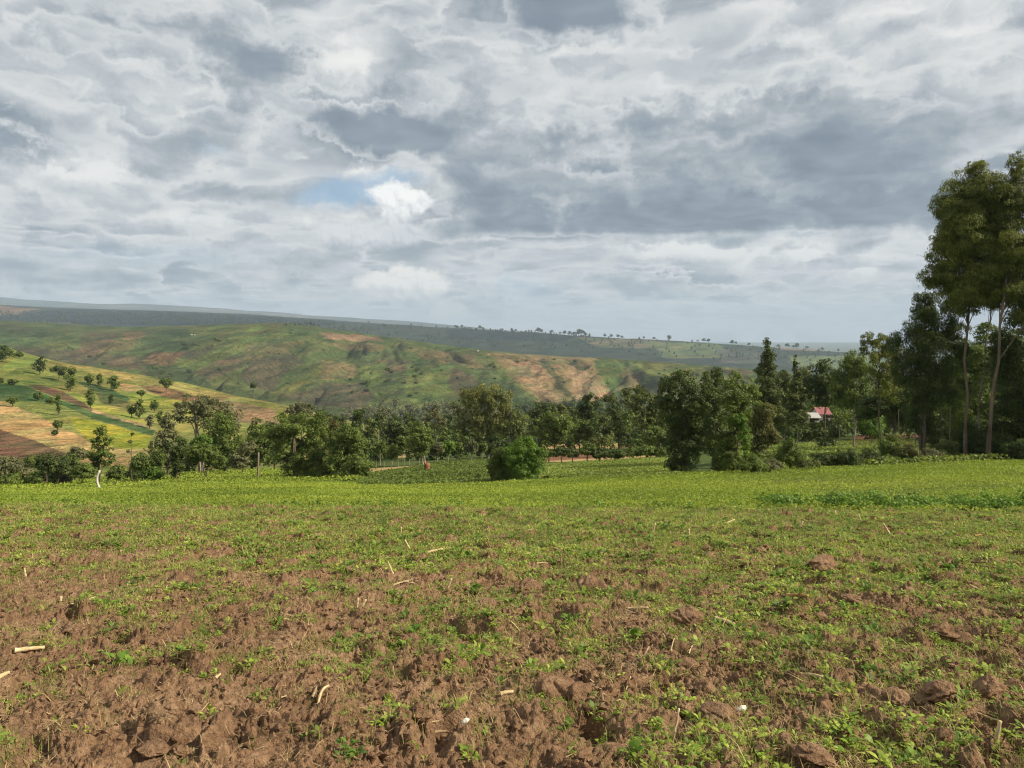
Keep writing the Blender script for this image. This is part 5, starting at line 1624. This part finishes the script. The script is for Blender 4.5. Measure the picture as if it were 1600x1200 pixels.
def clod(px, py, wpx, hk, label, seed, group="larger clods on the ploughed soil"):
    p = soil_at(px, py)
    w = wpx / F * p[1] * 0.5
    rs = np.random.RandomState(seed)
    u = sv.copy()
    r = 1 + 0.30 * perlin(u[:, 0] * 1.3 + seed, u[:, 1] * 1.3 + u[:, 2] * 1.7, 3) + 0.16 * perlin(u[:, 0] * 3.1 + seed, u[:, 1] * 3 + u[:, 2] * 3.7, 5)
    f1, _ = worley(u[:, 0] * 3 + seed * 3.3 + u[:, 2] * 1.5, u[:, 1] * 3 + u[:, 2] * 2.5, 6)
    r += 0.13 * (0.6 - f1) + 0.05 * perlin(u[:, 0] * 9 + u[:, 2] * 6, u[:, 1] * 9, 7) + 0.03 * perlin(u[:, 0] * 20 + u[:, 2] * 16, u[:, 1] * 20, 9)
    # chop a few flat faces as a spade leaves them
    v = u * r[:, None]
    for k in range(5):
        nn = unit(rs.randn(3) + np.array([0, 0, 0.4])); d = 0.72 + 0.2 * rs.rand()
        ex = v @ nn - d
        v = v - np.maximum(ex, 0)[:, None] * nn * 0.85
    v = v * np.array([w, w * 0.85, w * hk])
    v[:, 2] = np.where(v[:, 2] < -w * hk * .5, -w * hk * .5, v[:, 2])
    o = obj("soil_clod", fast_mesh("soil_clod", v, [sf], m_soil, True), None, (p[0], p[1], p[2] + w * hk * 0.32))
    o.rotation_euler = (0, 0, rs.rand() * 6)
    tag(o, label, 'clod', group)


for i, (a, b, w, hk, lb) in enumerate([
    (823, 926, 40, .75, "smooth-faced pale clod like a stone in the middle of the picture"),
    (926, 922, 44, .65, "dark crumbly clod right of the smooth pale one in the middle"),
    (760, 948, 46, .5, "low clod with straw in front of the smooth pale one"),
    (598, 1002, 30, .7, "left of two jagged dark clods left of the picture's centre"), (632, 1006, 34, .7, "right of two jagged dark clods left of the picture's centre"),
    (1286, 890, 50, .7, "dark crumbly clod in the weeds right of centre, far up the field"),
    (1072, 974, 56, .7, "steep dark clod below the white stalk piece right of centre"),
    (868, 1088, 62, .75, "large split clod in front of the centre with a dark hollow beside it"), (905, 1090, 50, .6, "broad clod joined to the right of the large split clod"),
    (925, 1076, 20, .8, "knob-like small clod behind the broad clod near the centre"),
    (1075, 1042, 36, .6, "flat-topped clod left of the two crossed stalks"), (1232, 1030, 34, .6, "smooth square clod behind the two crossed stalks"),
    (1268, 1040, 22, .6, "small clod just right of the smooth square clod"),
    (1430, 1000, 50, .6, "left end of the ridge of clods near the right edge"), (1470, 996, 46, .65, "middle of the ridge of clods near the right edge"),
    (1505, 1004, 40, .6, "right end of the ridge of clods near the right edge"), (1535, 1008, 22, .6, "small clod after the ridge of clods at the right"),
    (1545, 1088, 60, .8, "big rounded clod at the lower right like a molehill"), (1585, 1080, 34, .8, "clod touching the big rounded clod at the right edge"),
    (1468, 1086, 56, .65, "pyramid-like clod left of the big rounded clod"), (1403, 1096, 44, .6, "low clod left of the pyramid-like clod"),
    (1120, 1120, 60, .55, "broad clod bearing the white shell at the lower right"), (1160, 1128, 44, .5, "right shoulder of the clod with the white shell"),
    (1192, 1176, 26, .9, "small upright clod at the bottom edge, lower right"), (1322, 1120, 56, .5, "low crumbly clod between the broad clod and the pyramid-like one"),
    (960, 1182, 60, .5, "low broad clod at the bottom edge right of the centre"), (780, 1025, 26, .7, "small clod in the shade of weeds near the centre"),
    (305, 1085, 44, .5, "crumbly clod in front on the left"), (1180, 1012, 30, .6, "clod right of the steep dark clod"), (1330, 940, 34, .5, "clod at the end of the slanting orange stalk"),
    (1410, 842, 26, .6, "dark clod with a stalk stuck in it, far up on the right"), (1104, 860, 18, .7, "small dark clod far up the field, right of centre"),
    (558, 978, 30, .4, "low clod around the forked white stalk stump"), (1552, 816, 14, .9, "little dark clod at the far edge of the ploughed strip, right"),
    (118, 984, 30, .45, "clod with a dark hollow under it on the left"), (340, 945, 34, .3, "flat scraped slab of earth left of centre"),
    (700, 862, 26, .4, "far low clod in the weeds left of centre"), (592, 908, 16, .7, "small round dark clod left of the stalks, left of centre"),
    (550, 892, 16, .7, "little dark clod further left of the small round dark one"), (1270, 1182, 60, .4, "flat clod at the bottom edge on the right"),
    (240, 1170, 50, .35, "flat clod at the bottom edge on the left"), (435, 1140, 40, .35, "low clod with a hollow at the bottom left"),
]):
    clod(a, b, w, hk, lb, 600 + i)
rs = np.random.RandomState(640)
for k in range(46):
    a = rs.uniform(-20, 1620); b = rs.uniform(850, 1190)
    clod(a, b, rs.uniform(12, 26) * (b / 950), rs.uniform(.4, .8), "small crumbly clod among many on the ploughed soil", 700 + k, "small clods on the ploughed soil")


def stalk(px, py, ang, Lpx, wpx, label, up=0.0, seed=0, mat=None, bend=0.015, grp="dry maize stalk pieces on the soil", cat="stalk", split=False):
    """a piece of dry maize stalk, ang in the picture plane on the ground"""
    rs = np.random.RandomState(seed + 3)
    p = soil_at(px, py)
    k = p[1] / F
    L = Lpx * k; w = max(wpx * k * 0.5, 0.004)
    d = np.array([math.cos(ang), 0.0, 0.0]); 
    if up > 0.5:
        dirn = unit(np.array([math.cos(ang), rs.uniform(-.15, .15), math.sin(ang)]))
        a = -dirn * 0.02; b = dirn * L
        mid = np.array([0, 0, 0.0])
    else:
        foreshort = math.sin(ang) / 0.28
        dirn = unit(np.array([math.cos(ang), max(min(foreshort, 2.5), -2.5), 0]))
        a = -dirn * L * .5; b = dirn * L * .5
        za = float(soil_z(np.array([p[0] + a[0]]), np.array([p[1] + a[1]]))[0]) - p[2]; zb = float(soil_z(np.array([p[0] + b[0]]), np.array([p[1] + b[1]]))[0]) - p[2]
        a[2] = max(za, -.02) + w * 1.4; b[2] = max(zb, -.02) + w * 1.6
        mid = np.array([0, 0, 0.004])
    n = 9
    t = np.linspace(0, 1, n)[:, None]
    path = a + (b - a) * t + (rs.randn(3) * L * bend + mid) * np.sin(t * np.pi)
    rad = w * (1 + 0.15 * np.cos(t[:, 0] * 18)) * (1.0 - 0.35 * t[:, 0])
    V, Q, T_ = tube(path, rad, 6)
    parts = [(V, Q, T_)]
    if split:      # ragged husk strip peeling off
        q = path[4] + rs.randn(3) * w
        V2, Q2, T2 = tube(np.array([path[4], q + unit(rs.randn(3)) * w * 3, q + (b - a) * .35 + np.array([0, 0, w * 3])]), [w * .35, w * .3, w * .05], 4)
        parts.append((V2, Q2, T2))
    V, Q, T_ = join(parts)
    o = obj("maize_stalk", fast_mesh("maize_stalk", V, [Q, T_], mat or M_STALK, True), None, tuple(p))
    tag(o, label, cat, grp)


M_STALK = plain_mat("maize_stalk", (0.42, 0.30, 0.15), (0.66, 0.52, 0.30), 30, bmp=0.2, bdist=.003)
M_STALKD = plain_mat("weathered_stalk", (0.18, 0.12, 0.07), (0.36, 0.25, 0.14), 30, bmp=0.2, bdist=.003)
M_STALKO = plain_mat("orange_stalk", (0.36, 0.20, 0.07), (0.50, 0.30, 0.11), 30, bmp=0.2, bdist=.003)
R_ = math.radians
for i, (a, b, an, L, w, up, m_, lb) in enumerate([
    (1133, 973, -20, 34, 8, 0, 0, "short thick white stalk piece lying right of centre"),
    (1285, 1052, -9, 66, 6, 0, 0, "long upper one of two crossed pale stalks, lower right"),
    (1268, 1062, -14, 36, 7, 0, 0, "shorter lower one of two crossed pale stalks, lower right"),
    (1246, 938, -28, 40, 6, 0, 2, "slanting orange-brown stalk right of centre"),
    (555, 960, 78, 26, 6, 1, 0, "left prong of the forked white stalk stump"), (560, 958, 62, 24, 6, 1, 0, "right prong of the forked white stalk stump"),
    (997, 952, -6, 32, 4.5, 0, 0, "white stalk piece lying flat right of the dark crumbly clod"),
    (46, 1019, 14, 40, 8, 0, 0, "pale thick stalk lying at the left edge"),
    (1018, 838, 76, 22, 4, 1, 0, "upright pale stalk far up the field, right of centre"),
    (1075, 842, 86, 16, 4.5, 1, 0, "short pale upright stump right of the upright stalk"),
    (966, 864, -10, 34, 4, 0, 2, "brown stalk lying far up the field near the centre"),
    (617, 905, 112, 30, 4, 1, 0, "long leaning stalk sticking up left of centre"), (628, 910, 12, 30, 3, 0, 0, "thin stalk lying at the foot of the leaning one"),
    (640, 912, -5, 22, 3, 0, 0, "small stalk to the right of the leaning one's foot"),
    (698, 922, 68, 20, 5, 1, 0, "short pale upright stalk left of the smooth pale clod"), (712, 922, 82, 12, 3, 1, 1, "thin grey stump beside the short upright stalk"),
    (680, 862, 8, 26, 4, 0, 0, "bright flat stalk far up the field left of centre"), (640, 858, 118, 16, 4, 1, 0, "leaning pale stalk far up left of centre"),
    (626, 832, 84, 9, 4, 1, 0, "tiny pale stump near the far edge, left of centre"), (826, 868, 12, 18, 4, 0, 0, "curved pale husk far up near the centre"),
    (792, 1083, 4, 20, 7, 0, 0, "small cream stalk piece left of the large split clod"), (875, 890, 84, 22, 3, 1, 1, "thin dark upright stem near the centre"),
    (340, 1062, 62, 14, 6, 0, 0, "small cream chip left of centre"), (133, 895, 0, 20, 4, 0, 0, "pale stalk on the far left"), (50, 878, 60, 16, 4, 0, 0, "small pale stalk far up at the left"),
    (40, 902, 100, 14, 4, 1, 0, "tiny upright pale stalk at the left"), (95, 942, -25, 18, 5, 0, 0, "little slanting pale stalk on the left"),
    (1248, 826, 60, 14, 4, 1, 0, "short leaning stalk at the far edge, right"), (1392, 838, 122, 24, 4, 1, 0, "stalk leaning left out of the far dark clod"),
    (1305, 808, 90, 10, 4, 1, 0, "upright stump at the far edge of the ploughed strip"), (1535, 838, 2, 26, 4, 0, 2, "orange stalk lying far up at the right"),
    (1345, 815, 110, 12, 3, 1, 0, "thin leaning stalk at the far edge right of the stump"), (1530, 882, -30, 24, 4, 0, 1, "brown slanting stalk at the right"),
    (1200, 900, 5, 26, 4, 0, 0, "pale flat stalk behind the slanting orange one"), (1095, 888, 8, 24, 3, 0, 0, "thin flat pale stalk behind the short thick white one"),
    (1140, 828, 10, 22, 3, 0, 0, "flat straw stalk at the far edge right of centre"), (1490, 1090, 40, 50, 4, 0, 1, "bent grey root lying left of the pyramid-like clod"),
    (1530, 1110, -30, 60, 4.5, 0, 0, "long curved pale root in front of the big rounded clod"), (1555, 1160, 80, 36, 8, 1, 0, "dry husk standing at the lower right"),
    (1050, 1165, 80, 60, 5, 1, 0, "tall straw sheaf stem at the bottom edge"), (690, 1158, 5, 22, 5, 0, 1, "grey stick piece near the bottom centre"),
    (945, 1095, 55, 40, 4, 0, 1, "thin curved stem across the broad clod"), (1010, 1020, 35, 40, 4, 0, 1, "dry stem left of the flat-topped clod"),
    (490, 1085, 110, 40, 5, 0, 1, "pale bent root left of centre in front"), (505, 1092, 70, 46, 5, 0, 0, "second bent root beside the pale one left of centre"),
    (140, 940, 40, 20, 4, 0, 0, "pale stalk with broken tip on the left"), (200, 912, -50, 16, 4, 0, 0, "short broken stalk left of centre, far up"),
    (5, 1065, 60, 20, 8, 0, 0, "pale stalk piece cut by the left edge"), (1345, 880, -40, 20, 3, 0, 1, "brown twig beside the dark crumbly clod"),
    (905, 1135, 80, 20, 3, 1, 1, "short twig standing at the bottom, right of centre"), (1440, 985, 50, 26, 4, 0, 1, "grey twig on the ridge of clods"),
]):
    stalk(a, b, R_(an), L, w, lb, up, i, [M_STALK, M_STALKD, M_STALKO][m_], 0.10 if 'root' in lb or 'curved' in lb else 0.008, split=(i % 3 == 0))
rs = np.random.RandomState(650)
for k in range(70):
    b = 815 + 330 * rs.rand() ** 1.6; a = rs.uniform(-20, 1620)
    stalk(a, b, R_(rs.uniform(-40, 40)), rs.uniform(9, 22) * (b / 900) ** 1.5, rs.uniform(1.4, 2.8), "short broken bit of pale stalk lost among the weeds", 1 if rs.rand() < .12 else 0, 900 + k, M_STALK,
          grp="small bits of stalk among the weeds")

# bits of white shell
def shell(px, py, w, label, seed):
    p = soil_at(px, py); k = p[1] / F; r = w * k * .5
    u = sv[:, :].copy(); u = u * (1 + 0.12 * perlin(u[:, 0] * 2 + seed, u[:, 1] * 2, 4))[:, None]
    v = u * np.array([r, r * .6, r * .62]); v[:, 2] += 0.35 * v[:, 0]
    o = obj("white_shell", fast_mesh("white_shell", v, [sf], M_SHELL, True), None, (p[0], p[1], p[2] + r * 1.1))
    tag(o, label, 'shell')
M_SHELL = plain_mat("shell_white", (0.62, 0.56, 0.42), (0.82, 0.78, 0.66), 20, bmp=0.1, bdist=.002)
shell(1158, 1118, 17, "egg-like white shell lying on the broad clod at the lower right", 1)
shell(727, 1134, 13, "small whitish shell in a hollow near the bottom centre", 2)

# larger single weeds
rs = np.random.RandomState(660)
def weed(px, py, wpx, label, nl, lift, mat, seed, wid=0.5):
    rs = np.random.RandomState(seed)
    p = soil_at(px, py); r = wpx / F * p[1] * .38
    rt = thing("leafy_weed", tuple(p), label, "weed", "larger single weeds in the foreground")
    X0 = rs.randn(3) * r * .42; Y0 = rs.randn(3) * r * .5
    V, Q, T_ = rosettes(X0, Y0, np.full(3, r * .50), nl + 3, rs, lift, wid, zf=lambda x, y: 0 * x)
    obj("leaves", fast_mesh("weed_leaves", V, [Q, T_], mat), rt)
    V, Q, T_ = tube(np.array([(0, 0, -.02), (r * .05, 0, r * .3), (0, r * .05, r * .55)]), [r * .07, r * .05, r * .02], 5)
    obj("stem", fast_mesh("weed_stem", V, [Q, T_], M_WEED), rt)
for i, (a, b, w, nl, lf, m_, lb) in enumerate([
    (545, 1182, 74, 11, .5, M_BRIGHT, "big pale green leafy weed cut by the bottom edge left of centre"), (610, 1100, 50, 9, .7, M_WEED, "upright leafy weed in front of the centre, left"),
    (780, 1068, 30, 10, .8, M_BRIGHT, "small dark-hearted green weed beside the cream stalk piece"), (740, 995, 54, 10, 1.0, M_WEED, "spiky pale green tuft in the centre"),
    (845, 1055, 60, 10, .8, M_WEED, "fine-leaved weed mound in the centre"), (1000, 1150, 60, 10, .6, M_BRIGHT, "broad-leaved weed at the bottom right of centre"),
    (940, 1160, 50, 10, .5, M_WEED, "flat leafy weed left of the broad-leaved one at the bottom"), (322, 994, 34, 9, .8, M_BRIGHT, "dark bluish weed left of centre"),
    (315, 1060, 40, 9, .5, M_WEED, "pale star-shaped weed on the left"), (1395, 1030, 60, 10, .8, M_WEED, "bright tuft left of the ridge of clods"),
    (1312, 1072, 40, 10, .5, M_BRIGHT, "curly bright weed right of the two crossed stalks"), (885, 1140, 50, 10, .5, M_BRIGHT, "leafy weed at the bottom centre"),
    (200, 1082, 36, 9, .7, M_WEED, "small weed tuft on the lower left"), (1380, 1185, 60, 10, .8, M_WEED, "bushy weed cut by the bottom edge at the right"),
    (978, 1092, 36, 9, .5, M_WEED, "weed with pale leaves behind the broad clod"), (70, 1050, 60, 10, .8, M_GRASS, "thin yellowish tuft at the left edge"),
    (1100, 1085, 60, 10, .6, M_WEED, "leafy patch weed right of the flat-topped clod"), (730, 1180, 60, 10, .7, M_WEED, "weed with broad light leaves at the bottom centre"),
    (1560, 915, 60, 10, .6, M_BRIGHT, "lush dark weed at the right edge, far up"), (1475, 890, 70, 11, .6, M_BRIGHT, "lush wide weed on the right, far up"),
]):
    weed(a, b, w, lb, nl, lf, m_, 670 + i, 0.30 if 'tuft' in lb or 'spiky' in lb else 0.5)


# ------------------------------------------------------------------ house, poles, stakes
def boxm(name, x0, x1, y0, y1, z0, z1, mat, parent):
    V = np.array([(x, y, z) for z in (z0, z1) for y in (y0, y1) for x in (x0, x1)], float)
    Q = [(0, 2, 3, 1), (4, 5, 7, 6), (0, 1, 5, 4), (1, 3, 7, 5), (3, 2, 6, 7), (2, 0, 4, 6)]
    return obj(name, fast_mesh(name, V, [Q], mat), parent)
M_WALL = plain_mat("whitewash", (0.42, 0.40, 0.36), (0.68, 0.65, 0.60), 1.5, bmp=0.1)
M_ROOF = plain_mat("red_iron_roof", (0.24, 0.085, 0.085), (0.34, 0.14, 0.13), 1.2, rough=0.5, bmp=0.3, stretch=(6, .3, 1))
M_TIN = plain_mat("grey_iron_roof", (0.34, 0.33, 0.31), (0.50, 0.48, 0.45), 1.2, rough=0.45, bmp=0.3, stretch=(6, .3, 1))
M_DOOR = plain_mat("dark_timber", (0.05, 0.035, 0.025), (0.09, 0.06, 0.04), 4)


def roof(name, x0, x1, y0, y1, z0, z1, mat, parent, ov=0.3):
    """mono/gable sheet roof with thickness, sloping to the front"""
    ym = (y0 + y1) / 2
    pts = [(x0 - ov, y0 - ov, z0 - .1), (x1 + ov, y0 - ov, z0 - .1), (x1 + ov, ym, z1), (x0 - ov, ym, z1), (x1 + ov, y1 + ov, z0 - .1), (x0 - ov, y1 + ov, z0 - .1)]
    V = np.array(pts + [(a, b, c + 0.08) for a, b, c in pts], float)
    Q = [(0, 1, 2, 3), (3, 2, 4, 5), (6, 9, 8, 7), (9, 11, 10, 8), (0, 6, 7, 1), (5, 4, 10, 11), (0, 3, 9, 6), (3, 5, 11, 9), (1, 7, 8, 2), (2, 8, 10, 4)]
    o = obj(name, fast_mesh(name, V, [Q], mat), parent)
    G = [(x0, y0 + .02, z0), (x0, y1 - .02, z0), (x0, ym, z1 - .06), (x1, y0 + .02, z0), (x1, y1 - .02, z0), (x1, ym, z1 - .06)]
    obj("gable", fast_mesh("gable", np.array(G, float), [[(0, 1, 2), (3, 5, 4)]], M_WALL), parent)
    return o


Yh = 140.0; kh = Yh / F
def house(px0, px1, pz_eave, pz_ridge, pz_base, depth, mat, label, Yh):
    kh = Yh / F
    x0 = (px0 - 800) * kh; x1 = (px1 - 800) * kh
    ze = (HR - pz_eave) * kh; zr = (HR - pz_ridge) * kh; zb = (HR - pz_base) * kh
    cx = (x0 + x1) / 2
    rt = thing("farm_house", (cx, Yh, zb), label, "house", None)
    w = (x1 - x0) / 2; h = ze - zb
    boxm("wall", -w, w, 0, depth, 0, h, M_WALL, rt)
    roof("roof", -w, w, 0, depth, h, zr - zb, mat, rt)
    d = boxm("door", -w * .25, -w * .25 + .9, -.04, .03, 0.02, min(2.0, h * .85), M_DOOR, rt)
    boxm("handle", -w * .25 + .75, -w * .25 + .82, -.08, -.042, 0.95, 1.05, M_TIN, d)
    f = boxm("window", w * .35, w * .35 + .8, -.05, .03, h * .4, h * .75, M_DOOR, rt)
    boxm("sill", w * .35 - .05, w * .35 + .85, -.10, -.052, h * .4 - .08, h * .4, M_WALL, f)
    rt.rotation_euler = (0, 0, R_(-5))
house(1280, 1297, 647, 638.5, 657, 4.5, M_ROOF, "white house with a red iron roof half hidden by dark trees", 142)
house(1256, 1280, 652.5, 647, 660, 4.0, M_TIN, "low white shed with a grey iron roof left of the red-roofed house", 138)
# far tiny farmsteads
def small_house(p, w, label, mat):
    rt = thing("farm_house", tuple(p), label, "house", "distant farm houses")
    boxm("wall", -w, w, 0, w * 1.2, -1.5, w * .8, M_WALL, rt)
    roof("roof", -w, w, 0, w * 1.2, w * .8, w * 1.25, mat, rt, .3)
small_house(HM.at(299, 524), 2.0, "tiny left one of two white houses on the left part of the middle hill", M_TIN)
small_house(HM.at(304, 524), 1.6, "tiny right one of two white houses on the left part of the middle hill", M_TIN)
small_house(HM.at(747, 549), 2.2, "tiny pale house on the ridge line of the middle hill", M_TIN)


def pole(label, p0, p1, r, mat, cat='pole', name='wooden_pole', Y=None, bend=0.0, grp=None, lean=0.0):
    g = at_ground(*p0) if Y is None else np.array([(p0[0] - 800) / F * Y, Y, float(gz((p0[0] - 800) / F * Y, Y))])
    k = g[1] / F
    top = np.array([(p1[0] - p0[0]) * k, lean, (HR - p1[1]) * k - g[2]])
    n = 8; t = np.linspace(0, 1, n)[:, None]
    path = top * t + np.array([bend * k, 0, 0]) * np.sin(t * np.pi); path[0, 2] -= .3
    V, Q, T_ = tube(path, np.linspace(r, r * .75, n), 8)
    tag(obj(name, fast_mesh(name, V, [Q, T_], mat, True), None, tuple(g)), label, cat, grp)
M_WOODP = plain_mat("grey_post_wood", (0.16, 0.12, 0.08), (0.30, 0.23, 0.16), 5, stretch=(1, 1, .2))
M_WHITEP = plain_mat("peeled_pole", (0.50, 0.46, 0.38), (0.68, 0.64, 0.55), 4, stretch=(1, 1, .2))
pole("curved white peeled pole standing in the green field at the left", (157, 769), (156, 735), 0.10, M_WHITEP, bend=-5, Y=66)
pole("straight brown wooden pole in front of the left-of-centre grove", (403, 752), (404, 707), 0.11, M_WOODP, Y=78)
G_ST = "thin stakes under the right-hand grove"
for i, (a, b, a2, b2, m_, lb) in enumerate([
    (1471, 706, 1471, 636, M_WOODP, "tallest thin stake right of the drooping eucalyptus"), (1483, 704, 1485, 634, M_PALE, "pale leaning thin pole next to the tallest thin stake"),
    (1503, 676, 1511, 628, M_PALE, "pale slanting pole against the tallest eucalyptus trunk"), (1455, 708, 1455, 684, M_WOODP, "short brown stake left of the tallest thin stake"),
    (1430, 708, 1430, 676, M_WOODP, "stake at the left foot of the drooping eucalyptus"), (1405, 706, 1404, 640, M_WOODP, "thin straight stem between young and drooping eucalyptus"),
    (1366, 706, 1366, 694, M_WOODP, "stub of a fence stake left of the young eucalyptus"), (1312, 677, 1312, 662, M_PALE, "short pale post beside the dark trees before the brown patch"),
    (1246, 688, 1246, 676, M_PALE, "little post below the slim cypress")]):
    pole(lb, (a, b), (a2, b2), 0.05, m_, 'stake', 'stake', Y=66 if b > 690 else 100, grp=G_ST)
G_F = "fence stakes round the tan clearing"
for i, a in enumerate([581, 588, 600, 612, 622, 632, 640, 648, 655]):
    pole(["leftmost", "second", "third", "fourth", "fifth", "sixth", "seventh", "eighth", "last"][i] + " fence stake by the tan clearing, counted from the left", (a, 738 - i * .6), (a, 722 - i * .6), 0.045, M_WOODP if i % 2 else M_PALE, 'stake', 'stake', Y=100, grp=G_F)

# reddish stump at the foot of the full-crowned tree
g = at_ground(667, 737)
rt = thing("tree_stump", tuple(g), "reddish brown stump in the dark green field", "stump")
M_STUMP = plain_mat("stump_wood", (0.16, 0.07, 0.035), (0.28, 0.13, 0.06), 6)
V, Q, T_ = tube(np.array([(0, 0, -.2), (0, 0, .3), (.05, 0, .7), (.02, 0, .95)]), [.5, .36, .33, .30], 10)
V2, Q2, T2 = tube(np.array([(0, 0, .6), (-.25, 0, 1.0), (-.33, 0, 1.25)]), [.14, .10, .05], 6)
obj("stump", fast_mesh("stump_body", V, [Q, T_], M_STUMP, True), rt)
obj("snag", fast_mesh("stump_snag", V2, [Q2, T2], M_STUMP, True), rt)
